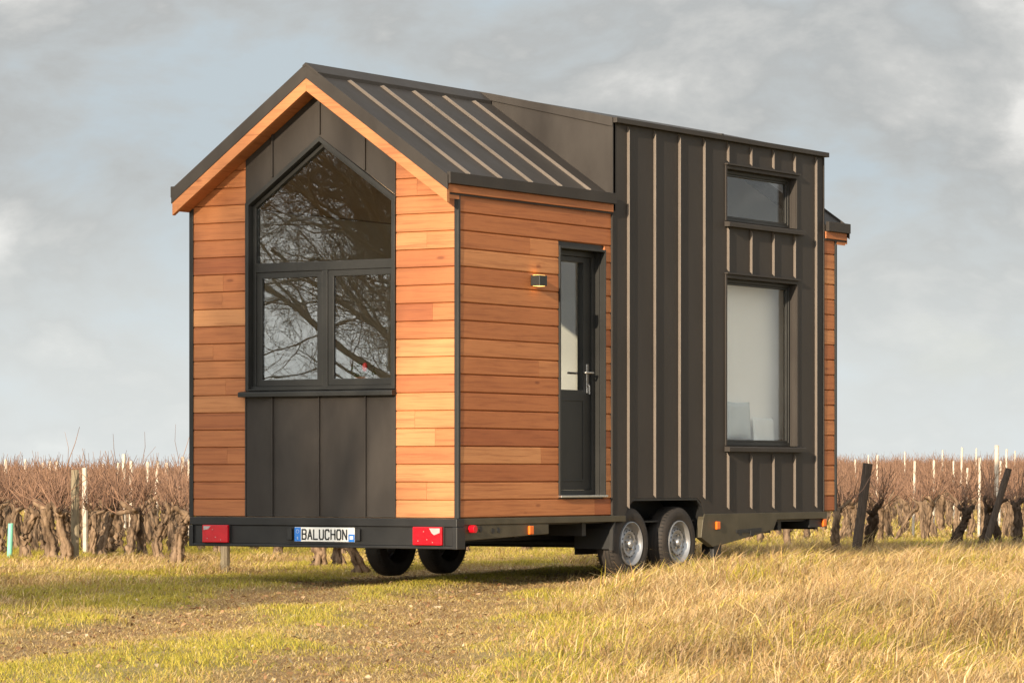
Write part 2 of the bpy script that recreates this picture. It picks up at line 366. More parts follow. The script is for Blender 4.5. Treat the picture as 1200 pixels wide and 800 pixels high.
STRAW = np.array([[.62, .46, .20], [.56, .39, .15], [.68, .53, .27], [.47, .31, .11], [.60, .45, .16], [.40, .245, .09], [.57, .38, .19]])
GREEN = np.array([[.39, .325, .042], [.48, .385, .058], [.26, .25, .03], [.52, .41, .085]])
def grass_all():
    # --- tall dry grass
    x, y, d, px = scatter(800000, 11.5, 40, pad=330)
    rut, tall, vin, s = zones(x, y)
    cl = vnoise(x, y, .35, 5); cl2 = vnoise(x, y, 1.1, 6); cl3 = vnoise(x, y, .12, 8)
    keep = (RNG.random(len(x)) < tall * (.25 + .75 * cl) * (1 - vin * .75) * np.clip(1.25 - (d - 11) / 60, 0, 1)) & (~((x < .05) & (x > -2.55) & (y > .1) & (y < 6.2) & (RNG.random(len(x)) < .85)))
    x, y, d, s, cl, cl2, cl3, vin = [q[keep] for q in (x, y, d, s, cl, cl2, cl3, vin)]; n = len(x)
    right = sst(.4, 1.6, s)
    h = (.055 + .115 * cl * RNG.random(n) + .05 * cl2) * (.62 + .5 * right) * RNG.uniform(.55, 1.25, n) * (1 - vin * .4)
    h = h * (.55 + .95 * vnoise(x, y, .45, 52) * (.4 + .6 * vnoise(x, y, 1.5, 53)) * 1.4)
    h = h * (1 - .35 * np.exp(-((x + .1) ** 2 / .8 + (y - 2.9) ** 2 / 2.5)))
    ang = .35 + (vnoise(x, y, .6, 9) - .5) * 3.2 + RNG.normal(0, 1.25, n)
    ln = h * RNG.uniform(.15, 1.5, n)
    lean = np.stack([np.cos(ang) * ln, np.sin(ang) * ln], 1)
    gsel = vnoise(x, y, .5, 10) + RNG.normal(0, .16, n)
    col = STRAW[RNG.integers(0, len(STRAW), n)] * (RNG.uniform(.60, 1.26, n) * (.60 + .55 * vnoise(x, y, .8, 41)))[:, None] * np.array([1., .97, 1.06])
    g = GREEN[RNG.integers(0, len(GREEN), n)] * RNG.uniform(.8, 1.15, n)[:, None]
    left_green = (1 - right) * .16
    mk = gsel > (.86 - left_green - .1 * sst(.2, .9, 1 - cl2) * (d < 20))
    col[mk] = g[mk]
    o = blades_mesh('dry_grass', GRASSM, x, y, hgt(x, y) - .01, h, RNG.uniform(.0032, .0062, n) * (.8 + d / 60), lean, RNG.uniform(0, PI, n), RNG.uniform(0, .35, n), col)
    tag(o, 'tall straw coloured dry grass on the bank beside the ruts', 'grass', None, 'stuff')
    # --- short turf
    x, y, d, px = scatter(1350000, 11.5, 46, pad=330)
    rut, tall, vin, s = zones(x, y); cl = vnoise(x, y, .30, 15); cl2 = vnoise(x, y, 1.3, 16)
    keep = RNG.random(len(x)) < (1 - rut * .42) * (1 - tall * .5) * (.4 + .6 * cl) * (1 - sst(38, 50, d) * .5)
    x, y, d, rut, cl, cl2, vin = [q[keep] for q in (x, y, d, rut, cl, cl2, vin)]; n = len(x)
    h = (.018 + .035 * cl) * RNG.uniform(.5, 1.5, n) * (1 - rut * .5) * (1 + vin * .8)
    ang = RNG.uniform(0, 2 * PI, n); ln = h * RNG.uniform(.2, 1.2, n)
    lean = np.stack([np.cos(ang) * ln, np.sin(ang) * ln], 1)
    col = STRAW[RNG.integers(0, len(STRAW), n)] * RNG.uniform(.6, 1.0, n)[:, None]
    g = GREEN[RNG.integers(0, len(GREEN), n)] * RNG.uniform(.75, 1.2, n)[:, None]
    mk = (cl2 + RNG.normal(0, .22, n) > .30 + rut * .65 - vin * .10); col[mk] = g[mk]
    o = blades_mesh('short_grass', GRASSM, x, y, hgt(x, y) - .006, h, RNG.uniform(.0024, .0042, n) * (.8 + d / 60), lean, RNG.uniform(0, PI, n), RNG.uniform(0, .3, n), col)
    tag(o, 'short green and yellow turf between and around the ruts', 'grass', None, 'stuff')
    # --- coarse turf between the farther rows
    x, y, d, px = scatter(150000, 40, 85, pad=60); n = len(x)
    h = RNG.uniform(.03, .12, n); ang = RNG.uniform(0, 2 * PI, n); ln = h * .6
    col = STRAW[RNG.integers(0, len(STRAW), n)] * RNG.uniform(.7, 1.0, n)[:, None]
    mk = RNG.random(n) < .35; col[mk] = GREEN[RNG.integers(0, len(GREEN), mk.sum())]
    o = blades_mesh('field_grass', GRASSM, x, y, hgt(x, y) - .006, h, RNG.uniform(.008, .018, n), np.stack([np.cos(ang) * ln, np.sin(ang) * ln], 1), RNG.uniform(0, PI, n), RNG.uniform(0, .3, n), col)
    tag(o, 'rough turf between the farther vine rows', 'grass', None, 'stuff')
    # --- matted thatch lying flat
    x, y, d, px = scatter(320000, 11.5, 34, pad=330)
    rut, tall, vin, s = zones(x, y)
    keep = RNG.random(len(x)) < .30 + tall * .4 + rut * .35
    x, y, d = x[keep], y[keep], d[keep]; n = len(x)
    h = RNG.uniform(.004, .03, n); ang = RNG.uniform(0, 2 * PI, n); ln = RNG.uniform(.03, .11, n)
    col = STRAW[RNG.integers(0, len(STRAW), n)] * RNG.uniform(.6, 1.15, n)[:, None]
    o = blades_mesh('straw_thatch', GRASSM, x, y, hgt(x, y) + .004, h, RNG.uniform(.003, .006, n), np.stack([np.cos(ang) * ln, np.sin(ang) * ln], 1), ang + PI / 2, RNG.uniform(0, .6, n), col)
    tag(o, 'flattened dead straw lying matted over the turf', 'grass', None, 'stuff')
    # --- fallen leaves
    x, y, d, px = scatter(80000, 11.5, 48, pad=330)
    rut, tall, vin, s = zones(x, y)
    keep = RNG.random(len(x)) < .05 + rut * .16 + vin * 1.3 * vnoise(x, y, .6, 31); x, y, d = x[keep], y[keep], d[keep]; n = len(x)
    a = RNG.uniform(0, 2 * PI, n); r = RNG.uniform(.007, .019, n); z = hgt(x, y) + .012
    LC = np.array([[.34, .19, .09], [.46, .30, .16], [.25, .13, .06], [.55, .42, .26], [.40, .22, .11]])
    c_ = LC[RNG.integers(0, 5, n)] * RNG.uniform(.7, 1.15, n)[:, None]
    V = np.zeros((n, 4, 3), np.float32)
    for k, (rr, da) in enumerate(((1.35, 0), (.62, 1.5), (1.1, 3.1), (.66, 4.7))):
        V[:, k] = np.stack([x + np.cos(a + da) * r * rr, y + np.sin(a + da) * r * rr, z + RNG.uniform(-.006, .018, n)], 1)
    me = bpy.data.meshes.new('fallen_leaves'); me.vertices.add(n * 4); me.vertices.foreach_set('co', V.ravel())
    me.loops.add(n * 4); me.loops.foreach_set('vertex_index', np.arange(n * 4, dtype=np.int32)); me.polygons.add(n)
    me.polygons.foreach_set('loop_start', np.arange(0, n * 4, 4, dtype=np.int32)); me.polygons.foreach_set('loop_total', np.full(n, 4, np.int32)); me.update(calc_edges=True)
    cc = np.ones((n, 4, 4), np.float32); cc[:, :, :3] = c_[:, None, :]
    at_ = me.color_attributes.new('col', 'FLOAT_COLOR', 'POINT'); at_.data.foreach_set('color', cc.ravel()); me.materials.append(LEAFM)
    o = bpy.data.objects.new('fallen_leaves', me); COL.objects.link(o); tag(o, 'scattered brown fallen leaves in the ruts and under the vines', 'leaves', None, 'stuff')
grass_all()

# ------------------------------------------------------------------ the house
SL = .70                                         # roof slope
def zo(x): return 3.911 - SL * abs(x + 1.25)     # outer roof line
H0, HL = .47, 6.18
house = empty('tiny_house', (-1.25, 3.09, 0))
tag(house, 'cedar clad tiny house on a twin axle trailer with a dark standing seam metal bay', 'tiny house')
def hb(mm, name, mat, parent=None, **kw):
    p = parent or house
    o = mm.build(name, mat, p, **kw)
    # keep world placement although the parent Empty stands at the middle of the house
    if p is house: o.location = (1.25, -3.09, 0)
    return o

def board_rows(mm, plane, spans_fn, z0, z1, gap, hh=.134, seed=1, out=-1, top_clip=None, minlen=.5):
    """cedar boards; plane 'front' runs along x at y=base, 'side' along y at x=base. spans_fn(z)->[(a,b)]"""
    rr = random.Random(seed); z = z0
    while z < z1 - .01:
        h = min(hh, z1 - z)
        for (a, b) in spans_fn(z + h / 2):
            cuts = [a]; 
            while True:
                nx = cuts[-1] + rr.uniform(.9, 2.6)
                if nx > b - .25: break
                cuts.append(nx)
            if b - a > .3 and b - a < 1.0 and rr.random() < .22: cuts = [a, rr.uniform(a + .15, b - .15)]
            cuts.append(b)
            for c0, c1 in zip(cuts[:-1], cuts[1:]):
                r = min(1, max(0, rr.betavariate(1.6, 1.6)))
                prof = [(.0, z), (.006, z + .0005), (.018, z + gap), (.0185, z + gap + .003), (.0165, z + h - .009), (.009, z + h - .001), (0, z + h)]
                vs = []
                for (e, side) in ((c0 + .0008, 0), (c1 - .0008, 1)):
                    for (o_, zz) in prof:
                        q = e
                        if top_clip: q = max(q, top_clip(zz)[0]) if side == 0 else min(q, top_clip(zz)[1])
                        vs.append((q, out * o_, zz))
                if vs[0][0] > vs[7][0] and vs[6][0] > vs[13][0]: continue
                n = len(prof)
                fs = [(i, i + 1, n + i + 1, n + i) for i in range(n - 1)] + [tuple(range(n)), tuple(range(n, 2 * n))]
                mm.add([(v[0], v[1], v[2]) for v in vs], fs, 0, r)
        z += h
def clip_slope(zz):                                # x range under the roof at height zz
    t = (3.911 - .16 - zz) / SL
    return (-1.25 - t, -1.25 + t)
# --- front gable boards (base plane y=.02, lips reach y=0)
mm = M(); board_rows(mm, 'front', lambda z: [(-2.47, -1.965)], H0, 3.25, .005, seed=3, top_clip=clip_slope)
mm.v = [(x, y + .02, z) for x, y, z in mm.v]; hb(mm, 'front_cladding', WOOD, label='honey coloured cedar boards left of the gable window, dappled by tree shade', attr=True)
mm = M(); board_rows(mm, 'front', lambda z: [(-.560, -.032)], H0, 3.25, .005, seed=9, top_clip=clip_slope)
mm.v = [(x, y + .02, z) for x, y, z in mm.v]; hb(mm, 'front_cladding', WOOD, label='bright sunlit cedar boards right of the gable window', attr=True)
# --- side boards (x base -.02)
def side_spans(z):
    if .615 < z < 2.575: return [(.026, 1.435), (2.142, 2.236)]
    return [(.026, 2.236)]
mm = M(); board_rows(mm, 'side', side_spans, H0, 2.89, .0085, seed=5)
mm.v = [(-.02 - y, x, z) for x, y, z in mm.v]; hb(mm, 'side_cladding', WOOD, label='brown cedar boards around the entrance door', attr=True)
mm = M(); board_rows(mm, 'side', lambda z: [(5.945, 6.15)], H0, 2.89, .0085, seed=15)
mm.v = [(-.02 - y, x, z) for x, y, z in mm.v]; hb(mm, 'side_cladding', WOOD, label='narrow strip of cedar boards beyond the metal bay', attr=True)
mm = M(); board_rows(mm, 'side', lambda z: [(.026, 6.15)], H0, 2.95, .011, seed=25)
mm.v = [(-2.48 + y, x, z) for x, y, z in mm.v]; hb(mm, 'rear_side_cladding', WOOD, attr=True)
mm = M(); board_rows(mm, 'front', lambda z: [(-2.47, -.03)], H0, 3.6, .0065, seed=35, top_clip=clip_slope)
mm.v = [(x, 6.16 - y, z) for x, y, z in mm.v]; hb(mm, 'end_cladding', WOOD, attr=True)
# --- corner trims
for (x0, x1, y0, y1) in ((-.031, .006, -.008, .024), (-2.506, -2.469, -.008, .024), (-.031, .006, 6.152, 6.188), (-2.506, -2.469, 6.152, 6.188)):
    mm = M(); mm.box(x0, x1, y0, y1, H0 - .003, 2.93); hb(mm, 'corner_trim', FRAME, bevel=.003)
mm = M(); mm.box(-.022, .012, 2.237, 2.249, H0, 2.93); hb(mm, 'edge_trim', STEEL if False else METAL)

# --- openings
WIN = [(-1.928, 1.44), (-.594, 1.44), (-.594, 2.872), (-1.261, 3.335), (-1.928, 2.872)]   # gable window opening
D0, D1, DZ0, DZ1 = 1.455, 2.127, .632, 2.560
A0, A1, AZ0, AZ1 = 4.140, 5.400, 2.935, 3.372
B0, B1, BZ0, BZ1 = 4.140, 5.410, 1.040, 2.452
rect = lambda a, b, c, d: [(a, c), (b, c), (b, d), (a, d)]
# backing walls (structural shell)
mm = M(); ri = .21
mm.prism([(-2.46, H0), (-.04, H0), (-.04, zo(-.04) - ri), (-1.25, zo(-1.25) - ri), (-2.46, zo(-2.46) - ri)], 'y', .022, .10, [[(-1.942, 1.426), (-.580, 1.426), (-.580, 2.880), (-1.261, 3.352), (-1.942, 2.880)]])
hb(mm, 'front_wall', PLY)
well = [(3.760, H0), (3.715, .56), (3.64, .602), (2.62, .602), (2.50, .53), (2.455, H0)]
side_out = [(.101, H0)] + [(2.455, H0), (2.50, .53), (2.62, .602), (3.64, .602), (3.715, .56), (3.760, H0)] + [(6.079, H0), (6.079, 2.93), (5.92, 2.93), (5.92, 3.60), (2.27, 3.60), (2.27, 2.93), (.101, 2.93)]
g_ = .014
mm = M(); mm.prism(side_out, 'x', -.10, -.043, [rect(D0 - g_, D1 + g_, DZ0 - g_, DZ1 + g_), rect(A0 - g_, A1 + g_, AZ0 - g_, AZ1 + g_), rect(B0 - g_, B1 + g_, BZ0 - g_, BZ1 + g_)])
hb(mm, 'side_wall', PALE)
mm = M(); mm.box(-.043, -.0205, .03, 1.44, H0, 2.93); mm.box(-.043, -.0205, 1.44, 2.135, 2.565, 2.93); mm.box(-.043, -.0205, 1.44, 2.135, H0, .625)
mm.box(-.043, -.0205, 2.135, 2.236, H0, 2.93); hb(mm, 'batten', BLACK); mm = M(); mm.box(-.043, -.0205, 5.94, 6.15, H0, 2.93); hb(mm, 'batten', BLACK)
mm = M(); mm.box(-2.478, -2.40, .101, 6.079, H0, 2.90); hb(mm, 'side_wall', PALE)
mm = M(); mm.prism([(-2.46, H0), (-.04, H0), (-.04, zo(-.04) - ri), (-1.25, zo(-1.25) - ri), (-2.46, zo(-2.46) - ri)], 'y', 6.08, 6.158); hb(mm, 'end_wall', PALE)
mm = M(); mm.box(-2.399, -.101, 3.86, 3.92, .53, 3.0); mm.prism([(-2.2, 3.0), (-.3, 3.0), (-1.25, 3.65)], 'y', 3.86, 3.92); hb(mm, 'partition', PALE)
mm = M(); mm.box(-2.47, -.044, .03, 2.40, H0 - .05, .53); mm.box(-2.47, -.044, 3.80, 6.15, H0 - .05, .53); mm.box(-2.0, -.5, 2.40, 3.80, H0 - .05, .53)
mm.box(-2.40, -.101, 2.40, 3.80, .61, .64); hb(mm, 'floor_deck', PLY)
for sg in (-1, 1):
    mm = M(); mm.prism([(-1.25 + sg * .0, 3.911 - .19), (-1.25 + sg * 1.13, 3.911 - SL * 1.13 - .19), (-1.25 + sg * 1.13, 3.911 - SL * 1.13 - .21), (-1.25, 3.911 - .21)], 'y', .101, 2.25 if sg > 0 else 6.07); hb(mm, 'ceiling', PLY)

# --- metal cladding on the gable front
mm = M()
mm.box(-1.963, -.563, .001, .0215, H0 + .003, 1.392)
hb(mm, 'lower_panel', METAL, label='dark metal panels with upright seams under the gable window', bevel=.002)
mm = M()
upper = [(-1.963, 2.86), (-1.928 - .03, 2.90), (-1.261, 3.372), (-.594 + .03, 2.90), (-.563, 2.86), (-.563, zo(-.563) - .15), (-1.25, zo(-1.25) - .15), (-1.963, zo(-1.963) - .15)]
mm.prism(upper, 'y', .001, .0215); hb(mm, 'upper_panel', METAL, label='dark metal panels under the gable peak')
mm = M()
for (a, b, c) in ((-1.707, -1.695, -.018), (-1.268, -1.256, -.018), (-.838, -.826, -.018), (-1.966, -1.955, -.006), (-.569, -.559, -.008)):
    mm = M(); mm.box(a, b, c, .003, H0 + .003, 1.392); hb(mm, 'panel_seam', METAL, bevel=.0015)
mm = M()
for xs_ in (-1.701, -1.257, -.838):
    zb = 3.372 - .70 * abs(xs_ + 1.261) + .02; mm = M(); mm.box(xs_ - .006, xs_ + .006, -.018, .003, zb, zo(xs_) - .17); hb(mm, 'panel_seam', METAL, bevel=.0015)
mm = M(); mm.box(-.569, -.560, -.008, .003, 2.86, zo(-.565) - .17); hb(mm, 'panel_seam', METAL, bevel=.0015)

# --- side metal bay
mm = M()
bay = [(2.250, H0 - .002)] + [(2.455, H0 - .002), (2.50, .53), (2.62, .602), (3.64, .602), (3.715, .56), (3.760, H0 - .002)] + [(5.935, H0 - .002), (5.935, 3.60), (2.250, 3.60)]
mm.prism(bay, 'x', -.042, 0., [rect(A0, A1, AZ0, AZ1), rect(B0, B1, BZ0, BZ1)])
mm.box(-.3, -.0425, 5.88, 5.935, 2.9, 3.60)
hb(mm, 'bay_panel', METAL, label='dark standing seam metal bay wall with two windows')
mm = M(); sw = .004
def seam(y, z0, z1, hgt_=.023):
    mm = M(); mm.prism([(0, z0 + .02), (hgt_, z0), (hgt_, z1 - .035), (0, z1)], 'y', y - sw, y + sw); hb(mm, 'panel_seam', SEAM_LIT, bevel=.0015)
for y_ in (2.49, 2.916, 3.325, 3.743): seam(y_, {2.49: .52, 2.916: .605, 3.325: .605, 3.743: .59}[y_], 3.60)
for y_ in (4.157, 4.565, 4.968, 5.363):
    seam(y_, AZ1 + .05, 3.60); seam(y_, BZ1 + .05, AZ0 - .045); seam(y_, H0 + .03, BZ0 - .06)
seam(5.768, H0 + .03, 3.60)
for (a, b) in ((2.246, 2.262), (5.92, 5.938)):
    mm = M(); mm.box(.0005, .008, a, b, H0, 3.598); hb(mm, 'edge_trim', METAL, bevel=.0015)

# --- bay front cheek, coping and roof
def ztop(x): return 3.645 - .2215 * x if x > -1.139 else 3.897 + .2 * (-1.139 - x)
mm = M()
mm.prism([(0., 2.90), (0., 3.60), (-1.139, ztop(-1.139) - .045), (-1.30, ztop(-1.30) - .045), (-1.30, 3.72), (-1.15, 3.72)], 'y', 2.252, 2.30)
hb(mm, 'bay_cheek', METAL, label='tan lit metal triangle where the bay rises out of the roof')
mm = M()
mm.prism([(.010, ztop(0) - .075), (.010, ztop(0)), (-1.139, ztop(-1.139)), (-1.31, ztop(-1.31)), (-1.31, ztop(-1.31) - .06), (-1.139, ztop(-1.139) - .058)], 'y', 2.238, 2.251)
hb(mm, 'coping', METAL, bevel=.002)
mm = M()
for (ya, yb) in ((2.252, 3.98), (3.985, 4.02), (4.02, 5.96)):
    up = .012 if 3.98 < ya < 4.01 else 0
    mm.box(-.05, .045, ya, yb, 3.601, 3.642 + up); 
hb(mm, 'coping', METAL, label='folded metal coping along the bay roof edge', bevel=.003)
mm = M()
mm.prism([(-.051, 3.575), (-.051, ztop(-.051) - .008), (-1.139, ztop(-1.139) - .008), (-1.38, ztop(-1.38) - .008), (-1.38, 3.75), (-1.15, 3.83)], 'y', 2.302, 5.93)
hb(mm, 'bay_roof', METAL)

# --- gable roof
def slope_slab(mm, sgn, y0, y1, top_off, thick, xin=0., xout=1.27):
    p = []
    for (dx, o) in ((xin, top_off), (xout, top_off), (xout, top_off + thick), (xin, top_off + thick)):
        p.append((-1.25 + sgn * dx, 3.911 - SL * dx - o))
    mm.prism(p, 'y', y0, y1)
mm = M(); slope_slab(mm, 1, -.186, 2.246, .022, .135, 0, 1.262)
hb(mm, 'roof_slope', METAL, label='dark standing seam roof slope over the entrance side'); mm = M(); slope_slab(mm, 1, 5.94, 6.366, .022, .135, .0, 1.262)
hb(mm, 'roof_slope', METAL, label='short roof slope beyond the metal bay')
mm = M(); slope_slab(mm, -1, -.186, 6.366, .022, .135, .0005, 1.262)
for i in range(14): 
    y_ = .186 + .44 * i; slope_slab(mm, -1, y_ - .006, y_ + .006, -.012, .033, .12, 1.25)
hb(mm, 'roof_slope', METAL)
mm = M()
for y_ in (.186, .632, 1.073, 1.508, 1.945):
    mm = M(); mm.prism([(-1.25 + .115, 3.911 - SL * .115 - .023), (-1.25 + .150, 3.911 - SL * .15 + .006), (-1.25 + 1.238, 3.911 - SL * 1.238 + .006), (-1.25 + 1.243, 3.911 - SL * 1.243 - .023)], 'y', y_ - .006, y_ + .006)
    hb(mm, 'roof_seam', SEAM_LIT, bevel=.0015)
mm = M()   # ridge cap
mm.prism([(-1.25, 3.918), (-1.25 + .115, 3.918 - SL * .115), (-1.25 + .115, 3.918 - SL * .115 - .032), (-1.25, 3.893), (-1.25 - .03, 3.918 - SL * .03 - .02), (-1.25 - .03, 3.918 - SL * .03)], 'y', -.203, 2.237)
hb(mm, 'ridge_cap', METAL, bevel=.002)
# rakes: metal fascia + cedar fascia + soffit, front and back
for (ya, yb, yc, nm) in ((-.2, -.187, .0, 'front'), (6.38, 6.367, 6.18, 'back')):
    for sgn in (-1, 1):
        mm = M(); slope_slab(mm, sgn, min(ya, yb), max(ya, yb), 0., .112, .0, 1.285)
        hb(mm, 'rake_flashing', METAL, bevel=.002)
        mm = M(); slope_slab(mm, sgn, min(ya + .004 * (1 if nm == 'front' else -1), yb + .03 * (1 if nm == 'front' else -1)), max(ya + .004 * (1 if nm == 'front' else -1), yb + .03 * (1 if nm == 'front' else -1)), .1125, .097 if nm == 'front' else .062, .0, 1.277 if nm == 'front' else 1.262)
        o = hb(mm, 'rake_board', WOOD, attr=True, bevel=.003)
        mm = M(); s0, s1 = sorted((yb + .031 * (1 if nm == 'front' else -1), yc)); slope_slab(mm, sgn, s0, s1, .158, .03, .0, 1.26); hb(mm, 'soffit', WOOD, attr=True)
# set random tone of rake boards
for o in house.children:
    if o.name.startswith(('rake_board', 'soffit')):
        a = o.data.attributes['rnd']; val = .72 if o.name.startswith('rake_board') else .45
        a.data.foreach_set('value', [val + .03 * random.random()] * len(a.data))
# eaves
mm = M(); mm.box(.020, .052, -.186, 2.236, 2.948, 3.034); hb(mm, 'eave_flashing', METAL, bevel=.003)
mm = M(); mm.box(.020, .052, 5.94, 6.366, 2.948, 3.034); hb(mm, 'eave_flashing', METAL, bevel=.003)
mm = M(); mm.box(-2.552, -2.520, -.186, 6.366, 2.948, 3.034); hb(mm, 'eave_flashing', METAL, bevel=.003)
for (a, b, c, d) in ((.0, .024, -.165, 2.236), (.0, .024, 5.94, 6.345), (-2.534, -2.50, -.165, 6.345)):
    mm = M(); mm.box(a, b, c, d, 2.885, 2.947); o = hb(mm, 'eave_board', WOOD, attr=True, bevel=.003)
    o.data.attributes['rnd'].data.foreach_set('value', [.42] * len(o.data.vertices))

# --- gable window
def ring(mm, outer, inner, y0, y1, axis='y'): mm.prism(outer, axis, y0, y1, [inner])
def off(poly, d):        # inward offset of convex polygon
    n = len(poly); res = []
    c = Vector((sum(p[0] for p in poly) / n, sum(p[1] for p in poly) / n))
    L = []
    for i in range(n):
        p, q = Vector(poly[i]), Vector(poly[(i + 1) % n]); t = (q - p).normalized(); nn = Vector((-t.y, t.x))
        if (c - p).dot(nn) < 0: nn = -nn
        L.append((p + nn * d, t))
    for i in range(n):
        (p, t), (q, u) = L[i - 1], L[i]
        k = ((q - p).x * u.y - (q - p).y * u.x) / (t.x * u.y - t.y * u.x); r = p + t * k; res.append((r.x, r.y))
    return res
win = empty('window'); win.parent = house; win.location = (1.25, -3.09, 0); win['label'] = 'tall pentagon gable window with dark grey frame and two lower sashes'
def wb(mm, name, mat, parent, **kw): return mm.build(name, mat, parent, **kw)
mm = M(); cas = off(WIN, -.032)
cas = [(-1.958, 1.441), (-.564, 1.441)] + [p for p in cas[2:]]
WIN2 = [(WIN[0][0], 1.4415), (WIN[1][0], 1.4415)] + WIN[2:]
o_cas = cas; mm.prism(o_cas, 'y', -.014, .018, [[(WIN[0][0], 1.452), (WIN[1][0], 1.452)] + WIN[2:]])
wb(mm, 'casing', FRAME, win, bevel=.002)
mm = M(); mm.prism([(-1.940, 1.428), (-.582, 1.428), (-.582, 2.879), (-1.261, 3.350), (-1.940, 2.879)], 'y', .0185, .102, [WIN]); wb(mm, 'reveal', FRAME, win)
mm = M(); mm.prism(off(WIN, .002), 'y', .045, .098, [off(WIN, .032)]); mm.box(-1.90, -.62, .0452, .098, 2.355, 2.425)
mm.box(-1.272, -1.222, .0452, .098, 1.47, 2.356); wb(mm, 'frame', FRAME, win, bevel=.003)
UP = [(-1.862, 2.430), (-.640, 2.430), (-.640, 2.852), (-1.261, 3.278), (-1.862, 2.868)]
mm = M(); up_o = [(-1.896, 2.4252), (-.626, 2.4252), (-.626, 2.862), (-1.261, 3.297), (-1.896, 2.866)]
mm.prism(off(WIN, .0322), 'y', .055, .095, [UP]) if False else None
for (a, b) in ((-1.895, -1.273), (-1.221, -.627)):
    s = .050 if a < -1.5 else .045
    s1_ = .05 if a < -1.5 else .018
    m2 = M(); m2.prism(rect(a, b, 1.473, 2.354), 'y', .052, .092, [rect(a + .052, b - s1_, 1.525, 2.306)])
    sh = wb(m2, 'sash', FRAME, win, bevel=.004)
    m2 = M(); m2.box(a + .048, b - s1_ + .003, .066, .072, 1.52, 2.311); wb(m2, 'pane', GLASSF, sh)
m2 = M(); m2.prism([(-1.892, 2.42), (-.63, 2.42), (-.63, 2.858), (-1.261, 3.293), (-1.892, 2.853)], 'y', .064, .070); wb(m2, 'pane', GLASSF, win)
mm = M(); mm.prism([(-.062, 1.392), (-.062, 1.424), (-.055, 1.430), (.02, 1.440), (.02, 1.392)], 'x', -1.995, -.556); wb(mm, 'sill', FRAME, win, bevel=.003)
mm = M(); mm.box(-1.926, -.596, .019, .10, 1.4415, 1.472); wb(mm, 'sill', FRAME, win)

# --- side windows
def side_window(y0, y1, z0, z1, label, glass):
    w = empty('window'); w.parent = house; w.location = (1.25, -3.09, 0); w['label'] = label
    mm = M(); mm.prism(rect(y0 - .022, y1 + .022, z0 - .0, z1 + .03), 'x', .001, .012, [rect(y0, y1, z0 + .001, z1)]); mm.box(.001, .034, y0 - .03, y1 + .035, z1 + .031, z1 + .045); wb(mm, 'casing', METAL, w, bevel=.002); mm = M(); mm.prism(rect(y0 - .012, y1 + .012, z0 - .012, z1 + .012), 'x', -.125, -.0435, [rect(y0, y1, z0, z1)]); wb(mm, 'reveal', METAL, w)
    mm = M(); mm.prism(rect(y0 + .001, y1 - .001, z0 + .001, z1 - .001), 'x', -.099, -.058, [rect(y0 + .03, y1 - .03, z0 + .03, z1 - .03)]); wb(mm, 'frame', FRAME, w, bevel=.003)
    mm = M(); mm.prism(rect(y0 + .031, y1 - .031, z0 + .031, z1 - .031), 'x', -.094, -.066, [rect(y0 + .055, y1 - .055, z0 + .05, z1 - .05)]); s = wb(mm, 'sash', FRAME, w, bevel=.003)
    mm = M(); mm.box(-.084, -.078, y0 + .05, y1 - .05, z0 + .045, z1 - .045); wb(mm, 'pane', glass, s)
    mm = M(); mm.prism([(-.056, z0 + .002), (.045, z0 - .012), (.052, z0 - .018), (.052, z0 - .052), (.001, z0 - .052), (.001, z0 - .001), (-.056, z0 - .001)], 'y', y0 - .03, y1 + .10); wb(mm, 'sill', METAL, w, bevel=.003)
    return w
side_window(A0, A1, AZ0, AZ1, 'small upper window of the metal bay, reflecting the sky', GLASSS)
side_window(B0, B1, BZ0, BZ1, 'tall lower window of the metal bay with pale linen inside', GLASSS)

# --- door
door = empty('door'); door.parent = house; door.location = (1.25, -3.09, 0); door['label'] = 'dark grey entrance door with a glazed upper half and steel handle'
mm = M(); mm.prism(rect(D0 - .018, D1 + .014, DZ0, DZ1 + .018), 'x', -.03, .010, [rect(D0, D1, DZ0 + .001, DZ1)]); wb(mm, 'casing', FRAME, door, bevel=.002); mm = M(); mm.prism(rect(D0 - .012, D1 + .012, DZ0 - .012, DZ1 + .012), 'x', -.17, -.0435, [rect(D0, D1, DZ0, DZ1)]); wb(mm, 'reveal', FRAME, door)
mm = M(); mm.prism(rect(D0 + .001, D1 - .001, DZ0 + .002, DZ1 - .001), 'x', -.16, -.085, [rect(D0 + .045, D1 - .045, DZ0 + .04, DZ1 - .045)]); wb(mm, 'frame', FRAME, door, bevel=.003)
mm = M(); mm.prism(rect(D0 + .047, D1 - .047, DZ0 + .042, DZ1 - .047), 'x', -.155, -.100, [rect(D0 + .12, D1 - .155, 1.462, DZ1 - .09)])
mm.prism(rect(D0 + .12, D1 - .15, .74, 1.39), 'x', -.100, -.094, [rect(D0 + .135, D1 - .165, .755, 1.375)]); leaf = wb(mm, 'door_leaf', FRAME, door, bevel=.003)
mm = M(); mm.box(-.132, -.126, D0 + .115, D1 - .15, 1.457, DZ1 - .085); wb(mm, 'pane', GLASSS, leaf)
mm = M(); yh = D1 - .10
mm.box(-.100, -.092, yh - .015, yh + .015, 1.44, 1.67); mm.tube([(-.092, yh, 1.60), (-.045, yh, 1.60)], .009, 10); mm.tube([(-.047, yh + .012, 1.60), (-.045, yh - .12, 1.60)], .009, 10)
mm.tube([(-.092, yh, 1.50), (-.078, yh, 1.50)], .012, 12); mm.box(-.09, -.072, yh - .003, yh + .003, 1.43, 1.50); wb(mm, 'handle', STEEL, door, bevel=.002)
mm = M(); mm.box(-.17, -.156, yh - .015, yh + .015, 1.44, 1.67); mm.tube([(-.165, yh, 1.60), (-.205, yh, 1.60)], .009, 10); mm.tube([(-.203, yh, 1.60), (-.203, yh - .12, 1.60)], .009, 10); wb(mm, 'handle', STEEL, door)
